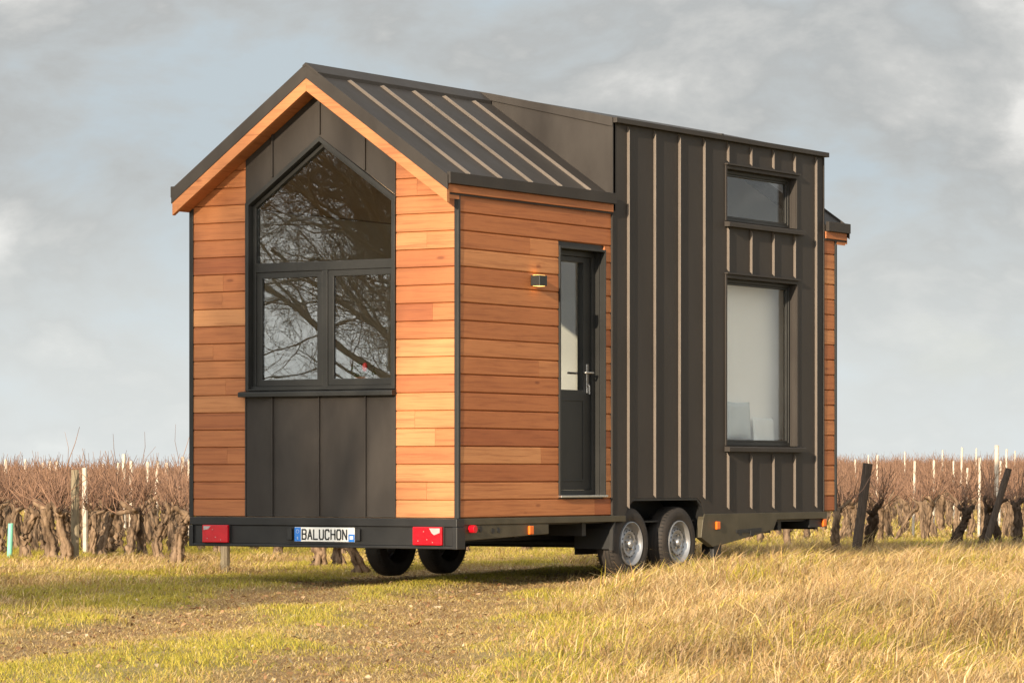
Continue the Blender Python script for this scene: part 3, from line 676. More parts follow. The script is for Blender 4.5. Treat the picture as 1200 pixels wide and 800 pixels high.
mm = M(); mm.box(-.10, .026, D0 - .02, D1 + .02, DZ0 - .016, DZ0 + .001); wb(mm, 'threshold', STEEL, door, bevel=.002)

# --- wall lamp
lamp = empty('wall_lamp'); lamp.parent = house; lamp.location = (1.25, -3.09, 0); lamp['label'] = 'small lit grey up and down wall lamp beside the door'
mm = M(); mm.prism(rect(.0, .085, 2.243, 2.325), 'y', 1.020, 1.128); bx_ = M(); bx_.box(.002, .084, 1.018, 1.128, 2.245, 2.325); wb(bx_, 'lamp_housing', FRAME, lamp, bevel=.004)
EM = mat_emit('lamp_glow', (1., .55, .15), 2.2)
mm = M(); mm.box(.014, .072, 1.03, 1.116, 2.3255, 2.3275); mm.box(.014, .072, 1.03, 1.116, 2.2425, 2.2445); wb(mm, 'lamp_lens', EM, lamp)

# --- trailer chassis
ch = empty('trailer_chassis'); ch.parent = house; ch.location = (1.25, -3.09, 0); ch['label'] = 'dark and galvanised steel trailer chassis under the house'
mm = M(); mm.box(-2.47, .018, -.048, .06, .405, .466); mm.box(-2.46, .012, -.034, .05, .262, .4045); mm.box(-2.47, .022, -.050, .06, .240, .2615)
mm.box(-.02, .0235, -.053, .062, .238, .404); mm.box(-2.475, -2.435, -.053, .062, .238, .404); wb(mm, 'rear_beam', BARM, ch, bevel=.004)
mm = M(); mm.box(-.06, .012, .063, 2.45, .418, .467); wb(mm, 'side_rail', GALV, ch, bevel=.004)
mm = M(); mm.prism([(.064, .30), (1.28, .335), (1.28, .4175), (.064, .4175)], 'x', -.05, .004); wb(mm, 'side_skirt', GALV, ch, bevel=.004)
mm = M(); mm.prism([(3.76, .467), (5.99, .467), (5.99, .405), (5.05, .405), (4.98, .318), (4.15, .215), (3.90, .19), (3.70, .27), (3.735, .42)], 'x', -.05, .006)
wb(mm, 'side_skirt', GALV, ch, bevel=.004, label='olive tinted galvanised side rail of the trailer')
mm = M(); mm.box(-2.49, -2.44, .063, 5.98, .36, .467); mm.box(-.75, -.62, .06, 6.1, .27, .42); mm.box(-1.88, -1.75, .06, 6.1, .27, .42)
for y_ in (.9, 1.9, 4.1, 5.2, 5.9): mm.box(-2.42, -.07, y_, y_ + .06, .31, .415)
mm.box(-2.42, -.08, .07, 6.1, .405, .418); wb(mm, 'frame_rail', DARK, ch)
mm = M(); mm.prism([(4.30, .30), (4.75, .30), (4.75, .34), (4.30, .325)], 'x', .006, .012); mm.box(.006, .011, 4.35, 4.40, .28, .325); mm.box(.006, .016, 4.55, 4.62, .275, .318); wb(mm, 'bracket', DARK, ch)
for y_ in (2.60, 3.385):
    mm = M(); mm.tube([(-2.35, y_, .235), (-.15, y_, .235)], .035, 10); wb(mm, 'axle', DARK, ch)
mm = M()      # fender arch
for i in range(15):
    a0 = PI * (1.16 - i * .0945 * 0 - 0)
pts = [(2.262, .20), (2.268, .36), (2.31, .48), (2.42, .565), (2.6, .60), (3.64, .60), (3.72, .545), (3.775, .44), (3.79, .27)]
inn = [(2.285, .20), (2.29, .355), (2.33, .465), (2.435, .548), (2.605, .583), (3.635, .583), (3.71, .53), (3.755, .43), (3.77, .27)]
mm.prism(pts + inn[::-1], 'x', -.36, -.003); wb(mm, 'fender', BLACK, ch)
mm = M(); mm.box(-.38, -.37, 2.30, 3.76, .15, .60); wb(mm, 'fender', BLACK, ch)
mm = M(); mm.prism([(2.252, .19), (2.262, .36), (2.305, .4695), (2.33, .4695), (2.285, .36), (2.277, .19)], 'x', -.03, .002); wb(mm, 'fender_edge', DARK, ch)
mm = M(); mm.box(-.15, -.03, 3.98, 4.12, -.03, .215); mm.box(-.17, -.01, 3.96, 4.14, .02, .04); wb(mm, 'stabiliser_leg', BLACK, ch, bevel=.01)
mm = M(); mm.box(-.22, -.02, 5.70, 5.98, .33, .404); mm.box(-.6, -.05, 5.0, 5.9, .385, .404); wb(mm, 'lamp_bracket', BLACK, ch)
mm = M(); mm.prism([(-1.9, 6.1), (-1.78, 6.1), (-1.2, 7.35), (-1.3, 7.35)], 'z', .30, .40); mm.prism([(-.6, 6.1), (-.72, 6.1), (-1.3, 7.35), (-1.2, 7.35)], 'z', .301, .399); mm.box(-1.29, -1.21, 7.3, 7.7, .33, .40)
wb(mm, 'drawbar', GALV, ch)
mm = M()
for (x_, y_, z_) in ((-.0, .30, .385), (-.0, .47, .37), (-.0, .55, .375)): mm.tube([(x_ - .02, y_, z_), (x_ + .008, y_, z_)], .022, 14)
wb(mm, 'hole_plug', BLACK, ch)
# wheels
def wheel(x, y, z, mirror):
    w = empty('wheel'); w.parent = house; w.location = (1.25 + x, -3.09 + y, z)
    s = -1 if mirror else 1
    R_ = .295
    mm = M(); prof = [(-.165, .19), (-.175, .24), (-.165, .275), (-.150, .290), (-.12, R_), (-.05, R_), (-.022, .290), (-.006, .275), (.004, .24), (-.002, .20), (-.014, .178), (-.05, .172), (-.12, .172), (-.165, .19)]
    mm.lathe([(o * s, r) for o, r in prof], (0, 0, 0), 'x', 56)
    t = wb(mm, 'tyre', RUBBER, w, smooth=True)
    mm = M()
    for g in (-.045, -.075, -.105, -.135): mm.lathe([((g - .0035) * s, R_ + .0006), ((g + .0035) * s, R_ + .0006)], (0, 0, 0), 'x', 56)
    for k in range(56):
        a = 2 * PI * k / 56
        for q in (-.155, -.022):
            c, s_ = math.cos(a), math.sin(a); rr_ = .293
            p = [(s * (q + dx), c * (rr_) - s_ * dt, s_ * (rr_) + c * dt) for dx, dt in ((-.014, -.004), (.014, -.004), (.014, .004), (-.014, .004))]
            mm.add(p, [(0, 1, 2, 3)])
    wb(mm, 'tread_groove', BLACK, w)
    mm = M()
    prof = [(-.014, .180), (.001, .179), (.003, .172), (-.006, .165), (-.012, .160), (-.040, .152), (-.052, .140), (-.052, .128), (-.032, .118), (-.020, .100), (-.022, .080), (-.034, .070), (-.034, .036), (-.030, .032)]
    mm.lathe([(o * s, r) for o, r in prof], (0, 0, 0), 'x', 48); r_ = wb(mm, 'rim', RIMM, w, smooth=True)
    mm = M(); mm.lathe([(-.034 * s, .033), (-.010 * s, .033), (.002 * s, .026), (.004 * s, .0)], (0, 0, 0), 'x', 24); wb(mm, 'hub_cap', RIMM, r_, smooth=True)
    for k in range(5):
        a = 2 * PI * k / 5 + .3; mm = M(); mm.tube([(-.036 * s, .053 * math.cos(a), .053 * math.sin(a)), (-.014 * s, .053 * math.cos(a), .053 * math.sin(a))], .0095, 6); wb(mm, 'lug_nut', STEEL, r_)
    mm = M()
    for k in range(16):
        a = 2 * PI * k / 16; c, s_ = math.cos(a), math.sin(a)
        ring_ = []
        for j in range(10):
            b = 2 * PI * j / 10; rr_ = .109 + .0065 * math.cos(b); tt = .011 * math.sin(b)
            ring_.append((s * (-.0235), c * rr_ - s_ * tt, s_ * rr_ + c * tt))
        mm.add([(p[0] + s * (.0012 + (math.hypot(p[1], p[2]) < .109) * .0), p[1], p[2]) for p in ring_], [tuple(range(10))])
    wb(mm, 'vent_hole', BLACK, r_)
    return w
for y_ in (2.60, 3.385):
    wheel(-.022, y_, .237, False); wheel(-2.455, y_, .237, True)
# lights and plate on the rear beam
def tail_light(x0, x1, clear_left):
    t = empty('tail_light'); t.parent = house; t.location = (1.25, -3.09, 0)
    mm = M(); mm.box(x0 - .008, x1 + .008, -.045, -.0345, .262, .412); wb(mm, 'housing', BLACK, t)
    mm = M(); mm.box(x0, x1, -.072, -.0455, .268, .405); wb(mm, 'red_lens', REDL, t, bevel=.006)
    if clear_left: p = [(x0 + .015, .365), (x0 + .015, .395), (x0 + .085, .395), (x0 + .06, .372)]
    else: p = [(x1 - .015, .362), (x1 - .015, .395), (x1 - .11, .395), (x1 - .085, .358), (x1 - .065, .344)]
    mm = M(); mm.prism(p, 'y', -.0745, -.0725); wb(mm, 'clear_lens', CLEARL, t)
    mm = M()
    for (dx, dz) in ((.05, .30), (.13, .31), (.18, .29), (.10, .37)): 
        if x0 + dx < x1 - .02: mm.box(x0 + dx - .003, x0 + dx + .003, -.0738, -.0722, dz - .003, dz + .003)
    wb(mm, 'screw', CLEARL, t)
tail_light(-.362, -.102, False); tail_light(-2.330, -2.085, True)
pl = empty('licence_plate'); pl.parent = house; pl.location = (1.25, -3.09, 0); pl['label'] = 'white licence plate reading BALUCHON with blue end bands'
mm = M(); mm.box(-1.465, -.905, -.046, -.0405, .284, .394); wb(mm, 'plate', PLATE, pl, bevel=.003)
mm = M(); mm.box(-1.464, -1.405, -.0475, -.0462, .286, .392); wb(mm, 'blue_band', BLUE, pl); mm = M(); mm.box(-.962, -.906, -.0475, -.0462, .286, .343); wb(mm, 'blue_band', BLUE, pl)
mm = M(); mm.box(-.950, -.918, -.0485, -.0477, .304, .330)
for k in range(10):
    a = 2 * PI * k / 10; mm.box(-1.436 + .013 * math.cos(a) - .0018, -1.436 + .013 * math.cos(a) + .0018, -.0485, -.0477, .362 + .013 * math.sin(a) - .0018, .362 + .013 * math.sin(a) + .0018)
mm.box(-1.441, -1.429, -.0485, -.0477, .302, .306); mm.box(-1.441, -1.438, -.0485, -.0477, .302, .320); mm.box(-1.441, -1.430, -.0485, -.0477, .317, .320); mm.box(-1.441, -1.432, -.0485, -.0477, .310, .3125)
wb(mm, 'band_marks', PLATE, pl)
GL = {'B': [[(0, 0), (0, 1)], [(0, 1), (.75, 1), (1, .88), (1, .64), (.75, .54)], [(0, .54), (.75, .54), (1, .42), (1, .14), (.75, 0), (0, 0)]], 'A': [[(0, 0), (.5, 1), (1, 0)], [(.2, .33), (.8, .33)]],
 'L': [[(0, 1), (0, 0), (1, 0)]], 'U': [[(0, 1), (0, .16), (.22, 0), (.78, 0), (1, .16), (1, 1)]], 'C': [[(1, .8), (.8, 1), (.22, 1), (0, .84), (0, .16), (.22, 0), (.8, 0), (1, .2)]],
 'H': [[(0, 0), (0, 1)], [(1, 0), (1, 1)], [(0, .53), (1, .53)]], 'O': [[(.22, 0), (0, .16), (0, .84), (.22, 1), (.78, 1), (1, .84), (1, .16), (.78, 0), (.22, 0)]], 'N': [[(0, 0), (0, 1), (1, 0), (1, 1)]]}
mm = M(); lw, lh, ad_ = .036, .072, .0538
for i, ch_ in enumerate('BALUCHON'):
    x0 = -1.392 + i * ad_
    for st_ in GL[ch_]:
        for (p, q) in zip(st_[:-1], st_[1:]):
            a_ = Vector((x0 + p[0] * lw, .303 + p[1] * lh)); b_ = Vector((x0 + q[0] * lw, .303 + q[1] * lh)); t_ = (b_ - a_).normalized(); n_ = Vector((-t_.y, t_.x)) * .0058
            a_ -= t_ * .003; b_ += t_ * .003
            mm.add([(v.x, y_, v.y) for y_ in (-.0478, -.0463) for v in (a_ - n_, b_ - n_, b_ + n_, a_ + n_)], [(0, 1, 2, 3), (4, 5, 6, 7), (0, 1, 5, 4), (1, 2, 6, 5), (2, 3, 7, 6), (3, 0, 4, 7)])
wb(mm, 'plate_lettering', INK, pl)
mm = M(); mm.box(-1.525, -1.485, -.060, -.035, .295, .385); wb(mm, 'plate_lamp', BLACK, pl, bevel=.004); mm = M(); mm.box(-.892, -.852, -.060, -.035, .295, .385); wb(mm, 'plate_lamp', BLACK, pl, bevel=.004)
mm = M(); mm.tube([(-.01, .155, .388), (.055, .155, .388)], .03, 14); hb(mm, 'marker_light', REDL, label='round red marker light at the rear corner', bevel=.004)
mm = M(); mm.tube([(-2.46, .10, .36), (-2.56, .10, .36)], .03, 14); hb(mm, 'marker_light', REDL, bevel=.004)
for (y_, x_) in ((1.0, .004), (3.965, .006), (5.965, -.02)):
    mm = M(); mm.box(x_, x_ + .022, y_ - .03, y_ + .03, .335, .402); hb(mm, 'marker_light', ORANGEL, label='small orange side marker light', bevel=.006)

# --- inside the house (things resting inside: top level)
def pillow(name, loc, sx, sy, sz, rot, mat, label, group=None):
    mm = M(); n = 14; vs = []
    for i in range(n + 1):
        for j in range(n + 1):
            u = -1 + 2 * i / n; v = -1 + 2 * j / n
            t = ((1 - u ** 4) * (1 - v ** 4)) ** .5 if abs(u) < 1 and abs(v) < 1 else 0
            vs.append((u * sx * (1 - .07 * (1 - abs(v))), v * sy * (1 - .07 * (1 - abs(u))), t * sz))
    k = len(vs); vs += [(x, y, -z) for x, y, z in vs]; fs = []
    for i in range(n):
        for j in range(n):
            a = i * (n + 1) + j; fs += [(a, a + 1, a + n + 2, a + n + 1), (k + a, k + a + n + 1, k + a + n + 2, k + a + 1)]
    mm.add(vs, fs); o = mm.build(name, mat, None, smooth=True); o.location = loc; o.rotation_euler = rot
    tag(o, label, 'pillow'); return o
bed = empty('bed', (-.85, 4.75, .53)); tag(bed, 'low bed with pale linen behind the tall bay window', 'bed')
mm = M(); mm.box(-.62, .58, -.72, .60, .0, .38); mm.build('bed_base', PLY, bed); mm = M(); mm.box(-.60, .56, -.70, .58, .381, .56); mm.build('mattress', PILW, bed, bevel=.04)
pillow('pillow', (-.175, 5.13, 1.16), .13, .20, .035, (0, PI / 2 * .97, .03), PILW, 'white pillow leaning at the right of the tall bay window')
pillow('pillow', (-.175, 4.66, 1.26), .16, .22, .035, (0, PI / 2 * .97, -.03), PILB, 'grey blue cushion behind the tall bay window')
mm = M(); n = 1
for i in range(n):
    y0_ = 3.99 + i * 1.62 / n; y1_ = 3.99 + (i + 1) * 1.62 / n
    f_ = lambda y: -.235 + .002 * math.sin(y * 3)
    mm.add([(f_(y0_), y0_, 1.1), (f_(y1_), y1_, 1.1), (f_(y1_), y1_, 2.52), (f_(y0_), y0_, 2.52)], [(0, 1, 2, 3)])
cu_ = mm.build('curtain', CURT); tag(cu_, 'pale linen curtain hanging inside the tall bay window', 'curtain')
md = cu_.modifiers.new('solid', 'SOLIDIFY'); md.thickness = .004
mm = M(); mm.box(-.90, -.5, 3.99, 5.6, 2.53, 2.60); sh_ = mm.build('loft_shelf', PLY); tag(sh_, 'wooden loft edge inside above the tall bay window', 'shelf')
# pot plant inside the gable window
pot = empty('potted_plant', (-1.02, .22, 1.45)); tag(pot, 'potted plant with one red flower inside the lower right gable pane', 'plant')
mm = M(); mm.lathe([(-.0, .0), (0, .04), (.09, .055), (.09, .048), (.07, .0)], (0, 0, 0), 'z', 20); mm.build('pot', TERRA, pot, smooth=True)
mm = M()
for i in range(150):
    a = random.uniform(0, 2 * PI); r = random.uniform(.01, .13); z = random.uniform(.06, .19); t = random.uniform(0, 2 * PI); l = random.uniform(.02, .045)
    c = Vector((r * math.cos(a), r * math.sin(a) * .6, z)); d = Vector((math.cos(t), math.sin(t), random.uniform(-.5, .7))) * l; e = d.cross(Vector((0, 0, 1))).normalized() * l * .35
    mm.add([c - d, c + e, c + d, c - e], [(0, 1, 2, 3)])
mm.build('foliage', FOLI, pot)
mm = M(); mm.lathe([(-.035, .0), (-.025, .016), (0, .022), (.03, .017), (.04, 0)], (.06, -.05, .16), 'z', 14); mm.build('flower', FLOW, pot, smooth=True)
wsh = M(); wsh.box(-1.92, -.6, .101, .38, 1.41, 1.45); o = wsh.build('window_shelf', PLY); tag(o, 'wooden shelf inside under the gable window', 'shelf')

# ------------------------------------------------------------------ vines
def wander(p, d, n, step, wob, rr, up=0.):
    pts = [Vector(p)]; d = Vector(d).normalized()
    for i in range(n):
        d = (d + Vector((rr.uniform(-wob, wob), rr.uniform(-wob, wob), rr.uniform(-wob, wob) * .6 + up))).normalized()
        pts.append(pts[-1] + d * step)
    return pts
def vine_data(seed, sides=7, ncane=13, lean=(0, 0), th=1.0, caneh=.55, cs=3, trunkh=.48, long_canes=0):
    rr = random.Random(seed); t = M(); c = M()
    random.seed(seed)
    p = [Vector((0, 0, -.08)), Vector((0, 0, .02))]
    d = Vector((lean[0] + rr.uniform(-.25, .25), lean[1] + rr.uniform(-.25, .25), 1)).normalized(); n = 15; st = trunkh / n * 1.03
    for i in range(n):
        d = (d + Vector((rr.uniform(-.24, .24) + lean[0] * .06, rr.uniform(-.24, .24) + lean[1] * .06, .09))).normalized(); p.append(p[-1] + d * st)
    r0 = .052 * th * rr.uniform(.8, 1.25)
    rad = [r0 * 1.5, r0 * 1.35] + [r0 * (1 - .018 * i) * rr.uniform(.78, 1.25) for i in range(n)]
    rad[-1] *= 1.1
    ns = 4 if sides > 5 else 1
    if ns == 1: t.tube(p, [r * .9 for r in rad], sides + 1, jit=.2)
    else:
        tw = rr.uniform(-2.2, 2.2)
        t.tube(p, [r * .62 for r in rad], 6, jit=.2)
        for k in range(ns + 1):
            a0 = 2 * PI * k / (ns + 1) + rr.uniform(-.4, .4); q = []
            for i_, pp in enumerate(p):
                a = a0 + tw * i_ / len(p) + rr.uniform(-.15, .15); o_ = rad[i_] * rr.uniform(.42, .68)
                q.append(pp + Vector((math.cos(a) * o_, math.sin(a) * o_, 0)))
            t.tube(q, [r * rr.uniform(.34, .56) for r in rad], 6, jit=.22)
    top = p[-1]; heads = [top]
    for k in range(rr.choice((2, 3, 3))):
        a = rr.uniform(0, 2 * PI); q = wander(top - Vector((0, 0, .03)), (math.cos(a), math.sin(a), rr.uniform(.1, .9)), 5, rr.uniform(.022, .042), .45, rr, .05)
        rd = [r0 * .7, r0 * .5, r0 * .42, r0 * .38, r0 * .44, r0 * .25]; t.tube(q, rd, sides, jit=.2); heads.append(q[-1]); heads.append(q[3])
    for k in range(3):   # knots
        q = p[rr.randrange(3, len(p))] + Vector((rr.uniform(-1, 1), rr.uniform(-1, 1), rr.uniform(-1, 1))) * r0 * .6
        t.tube([q + Vector((0, 0, -.03)), q, q + Vector((0, 0, .03))], [r0 * .2, r0 * .5, r0 * .2], sides, jit=.25)
    for k in range(ncane):
        h = rr.choice(heads); a = rr.uniform(0, 2 * PI); L = caneh * rr.uniform(.35, 1.15)
        if k < long_canes: L = caneh * 1.9
        q = wander(h, (math.cos(a) * rr.uniform(.1, 1.0), math.sin(a) * rr.uniform(.1, 1.0), 1 if rr.random() < .75 else .25), 5, L / 5, .26, rr, .10)
        w = rr.uniform(.0042, .0075)
        c.tube(q, [w, w * .9, w * .8, w * .7, w * .55, w * .35], cs, cap=False)
        if rr.random() < .5:
            j = rr.randrange(1, 4); q2 = wander(q[j], (rr.uniform(-1, 1), rr.uniform(-1, 1), .7), 3, L * .12, .3, rr); c.tube(q2, [w * .7, w * .5, w * .4, w * .3], 3, cap=False)
    return t, c
def mesh_of(mm, name, mats, smooth=True):
    me = bpy.data.meshes.new(name); me.from_pydata(mm.v, [], mm.f)
    for m_ in mats: me.materials.append(m_)
    me.polygons.foreach_set('material_index', mm.mi); me.update()
    if smooth: me.polygons.foreach_set('use_smooth', [True] * len(me.polygons))
    return me
VARS = []
for s_ in range(10):
    t, c = vine_data(100 + s_, ncane=30, th=.85, caneh=.43)
    j = M(); j.add(t.v, t.f, 0); j.add(c.v, c.f, 1)
    VARS.append((mesh_of(t, 'trunk', [BARK]), mesh_of(c, 'canes', [CANE]), mesh_of(j, 'grapevine', [BARK, CANE])))
BX, BY = -9.0, 5.36
RU = (CR[0] * .87 + CD[0] * .49, CR[1] * .87 + CD[1] * .49); RN = (-CR[0] * .49 + CD[0] * .87, -CR[1] * .49 + CD[1] * .87)
rv = random.Random(77)
def vine_obj(x, y, var, near, rz, sc_, label, group, mats=None):
    z = float(hgt(x, y))
    if near:
        o = empty('grapevine', (x, y, z), rz); o.scale = (sc_, sc_, sc_)
        for nm, me in (('trunk', var[0]), ('canes', var[1])):
            p = bpy.data.objects.new(nm, me); COL.objects.link(p); p.parent = o
    else:
        o = bpy.data.objects.new('grapevine', var[2]); COL.objects.link(o); o.location = (x, y, z); o.rotation_euler[2] = rz; o.scale = (sc_, sc_, sc_)
    return tag(o, label, 'grapevine', group)
# hand placed nearest vines: (px, depth, lean, thickness, seed, dark?, label)
HAND = [
 (1112, 41.0, (.75, 0), 1.5, 11, 1, 'dark grapevine trunk bending right under a big knotted head, fourth from the right edge', 0),
 (1147, 39.9, (.65, 0), 1.4, 12, 1, 'dark forked grapevine trunk just left of the dark leaning post', 0),
 (1170, 40.6, (.05, 0), 1.15, 13, 1, 'dark grapevine trunk just right of the dark leaning post', 0),
 (1192, 41.8, (.15, 0), 1.35, 14, 1, 'dark upright grapevine trunk at the right edge of the photo', 0),
 (1019, 38.6, (-.35, 0), 1.35, 15, 1, 'dark grapevine trunk crossing the foot of the thick dark post', 0),
 (1082, 43.5, (.18, 0), .75, 16, 0, 'slim pale grapevine trunk curving right on its own, left of the bent dark vine', 0),
 (1048, 45.0, (.45, 0), .8, 17, 0, 'pale crooked grapevine trunk midway between the thick post and the slim vine', 0),
 (983, 36.6, (.05, 0), 1.1, 18, 0, 'pale brown grapevine trunk close beside the far corner of the house', 0),
 (60, 34.5, (.05, 0), 1.8, 21, 0, 'stout pale grapevine trunk just left of the tall wooden post', 1),
 (30, 35.0, (.0, 0), 1.5, 22, 0, 'pale grapevine trunk just right of the green tube', 1),
 (76, 34.3, (-.05, 0), 1.5, 23, 0, 'grapevine against the left side of the tall wooden post, with shoots above the rest', 2),
 (117, 36.6, (0, 0), 1.5, 24, 0, 'grapevine with two very long shoots, right of the tall wooden post', 3),
 (150, 36.4, (.08, 0), 1.4, 25, 0, 'thick grapevine midway between the tall post and the house', 2),
 (186, 35.4, (.0, 0), 1.5, 26, 0, 'thick grapevine a little left of the house corner', 1),
 (206, 34.6, (.05, 0), 1.6, 27, 0, 'thick grapevine closest to the left corner of the house', 1),
 (424, 31.4, (-.02, 0), 1.25, 28, 0, 'broad grapevine stump seen under the trailer beam left of the wheels', 0),
 (374, 33.5, (0, 0), 1.4, 29, 0, 'grapevine trunk seen under the licence plate', 0),
 (398, 33.8, (0, 0), 1.4, 30, 0, 'grapevine trunk seen under the trailer right of the licence plate', 0),
]
for (px, dp, ln, th, sd, dk, lab, lc) in HAND:
    x, y = at(px, dp); t, c = vine_data(sd, 8, 22, (ln[0] * CR[0], ln[0] * CR[1]), th * .82, .44, 3, .50, lc)
    o = empty('grapevine', (x, y, float(hgt(x, y)))); tag(o, lab, 'grapevine', 'grapevines of the vineyard')
    a = bpy.data.objects.new('trunk', mesh_of(t, 'trunk', [BARK_SHADED if dk else BARK])); COL.objects.link(a); a.parent = o
    b = bpy.data.objects.new('canes', mesh_of(c, 'canes', [CANE])); COL.objects.link(b); b.parent = o
cand = []; far = []
for k in range(105):
    L = 0
    bx = BX + RN[0] * (.2 + k * 1.35); by = BY + RN[1] * (.2 + k * 1.35)
    sp = .72
    u = -12. - k * .5
    while u < 40 + k * .8:
        u += (sp if u > 2.5 or k > 14 else .48) * rv.uniform(.85, 1.15)
        x = bx + RU[0] * u + rv.uniform(-.12, .12); y = by + RU[1] * u + rv.uniform(-.12, .12)
        d, px = cam_coords(x, y); d = float(d); px = float(px)
        if px < -260 or px > 1460: continue
        if px > 940 and k < 1: continue
        if px > 940 and k < 2 and rv.random() < .5: continue
        vis = (-15 < px < 232) or (968 < px < 1215) or (232 <= px < 430 and d < 38) or (560 < px < 700 and d < 42)
        (cand if vis else far).append((d, x, y, px))
cand.sort(); ind = cand[:278]; far += cand[278:]
for i, (d, x, y, px) in enumerate(ind):
    near = d < 43; left = px < 560
    if px < 232: lab = 'bare pale grapevine with upright reddish canes in the dense rows left of the house'; g = 'grapevines left of the house'
    elif px < 700: lab = 'bare grapevine trunk glimpsed below the trailer floor'; g = 'grapevines glimpsed under the trailer'
    else: lab = 'bare grapevine with upright reddish canes in the rows right of the house'; g = 'grapevines right of the house'
    vine_obj(x, y, VARS[rv.randrange(10)], near, rv.uniform(0, 2 * PI), rv.uniform(.90, 1.16) * (1.06 if px < 232 else 1.0), lab, g)
# everything farther off or hidden behind the house: one mass
LOW = []
for s_ in range(6):
    t, c = vine_data(300 + s_, 4, 17, th=.9, caneh=.47)
    LOW.append((np.array(t.v, np.float32), t.f, np.array(c.v, np.float32), c.f))
def mass(items):
    V = []; LI = []; LT = []; MI = []; o = 0
    for (d, x, y, px) in items:
        tv, tf, cv, cf = LOW[rv.randrange(6)]; a = rv.uniform(0, 2 * PI); s = rv.uniform(.9, 1.2); z = float(hgt(x, y)); ca, sa = math.cos(a), math.sin(a)
        for vv, ff, mi in ((tv, tf, 0), (cv, cf, 1)):
            w = np.empty_like(vv); w[:, 0] = (vv[:, 0] * ca - vv[:, 1] * sa) * s + x; w[:, 1] = (vv[:, 0] * sa + vv[:, 1] * ca) * s + y; w[:, 2] = vv[:, 2] * s + z
            V.append(w)
            fl = FLAT[id(ff)]; LI.append(fl[0] + o); LT.append(fl[1]); MI.append(np.full(len(fl[1]), mi, np.int32)); o += len(vv)
    V = np.concatenate(V); LI = np.concatenate(LI).astype(np.int32); LT = np.concatenate(LT).astype(np.int32); MI = np.concatenate(MI)
    LS = np.concatenate([[0], np.cumsum(LT)[:-1]]).astype(np.int32)
    me = bpy.data.meshes.new('distant_vines'); me.vertices.add(len(V)); me.vertices.foreach_set('co', V.ravel()); me.loops.add(len(LI)); me.loops.foreach_set('vertex_index', LI)
    me.polygons.add(len(LT)); me.polygons.foreach_set('loop_start', LS); me.polygons.foreach_set('loop_total', LT); me.polygons.foreach_set('material_index', MI); me.update(calc_edges=True)
    me.materials.append(BARK); me.materials.append(CANE); return me
FLAT = {}
for tv, tf, cv, cf in LOW:
    for ff in (tf, cf): FLAT[id(ff)] = (np.array([i for f in ff for i in f]), np.array([len(f) for f in ff]))
print('vines', len(cand), len(far))
o = bpy.data.objects.new('distant_vines', mass(far)); COL.objects.link(o); tag(o, 'mass of farther grapevine rows reaching to the horizon', 'vineyard', None, 'stuff')

# ------------------------------------------------------------------ posts and stakes
def post(name, px, d, h, r, mat, label, tilt=0., tilt2=0., group=None, cat='post', base=-.1, sides=9, flat=False):
    x, y = at(px, d); z = float(hgt(x, y)); random.seed(int(px * 7))
    mm = M(); n = 6
    top = Vector((tilt * h * CR[0] + tilt2 * h * CD[0], tilt * h * CR[1] + tilt2 * h * CD[1], h))
    pts = [Vector((0, 0, base))] + [top * (i / n) for i in range(1, n)] + [top]
    if flat: mm.tube(pts, [r] * len(pts), 4)
    else: mm.tube(pts, [r * 1.08] + [r * random.uniform(.93, 1.05) for _ in pts[1:]], sides, jit=.05)
    o = mm.build(name, mat); o.location = (x, y, z); tag(o, label, cat, group); return o
post('wooden_post', 88, 34.4, .90, .042, POSTM, 'tall round grey brown wooden post among the vines left of the house', .0)
post('wooden_post', 1003, 37.7, .98, .052, POST_SHADED, 'thick dark wooden post leaning slightly right, right of the house', .13)
post('wooden_post', 1153, 39.3, .92, .038, POST_SHADED, 'dark slender wooden post leaning strongly to the right', .30)
post('short_post', 264, 30.9, .50, .042, POSTM, 'short pale post standing under the left end of the trailer beam', .0)
post('wooden_post', 1167, 42, 1.20, .026, STAKE, 'tall bleached stake rising behind the dark leaning post', .01)
x, y = at(11, 35.2); tubeo = M(); tubeo.lathe([(-.05, .027), (.36, .027), (.36, .023), (.0, .023)], (0, 0, 0), 'z', 14); o = tubeo.build('vine_guard', GREENT, smooth=True); o.location = (x, y, float(hgt(x, y))); o.rotation_euler = (.02, .07, 0); tag(o, 'pale green plastic guard tube at the foot of a vine at the left edge', 'guard tube')
ST = [(6, 60, 541), (50, 68, 545), (58, 58, 543), (100, 37.2, 551), (138, 66, 545), (146, 52, 535), (153, 50, 543), (171, 54, 544), (182, 52, 543), (193, 55, 545), (122, 70, 546), (212, 60, 538), (220, 46, 541), (30, 72, 541), (66, 62, 543),
      (1001, 62, 538), (1027, 58, 533), (1070, 47, 540), (1094, 50, 539), (1118, 60, 540), (1125, 56, 524), (1131, 50, 548), (1147, 46, 536), (1171, 55, 540), (1178, 60, 526), (1104, 75, 527), (1143, 80, 525), (1018, 78, 533), (1061, 84, 529), (1189, 82, 528)]
named = {100: 'short bleached stake just right of the tall wooden post', 1070: 'bleached stake above the gap between the slim curving vine and the thick post', 1147: 'thick bleached stake above the forked dark vine', 220: 'thin pale stake against the left corner of the house'}
for (px, d, yt) in ST:
    yt -= 3 if px < 300 else 0
    h = .8 + (555 - yt) * d / 4154. - float(hgt(*at(px, d)))
    left = px < 300
    lab = named.get(px, 'bleached stake showing pale among the vine canes ' + ('left of the house' if left else 'right of the house'))
    post('vine_stake', px, d, h, .017 if px > 300 else .027, STAKE, lab, rv.uniform(-.02, .04), 0, 'vine stakes left of the house' if left else 'vine stakes right of the house', 'stake', sides=6)

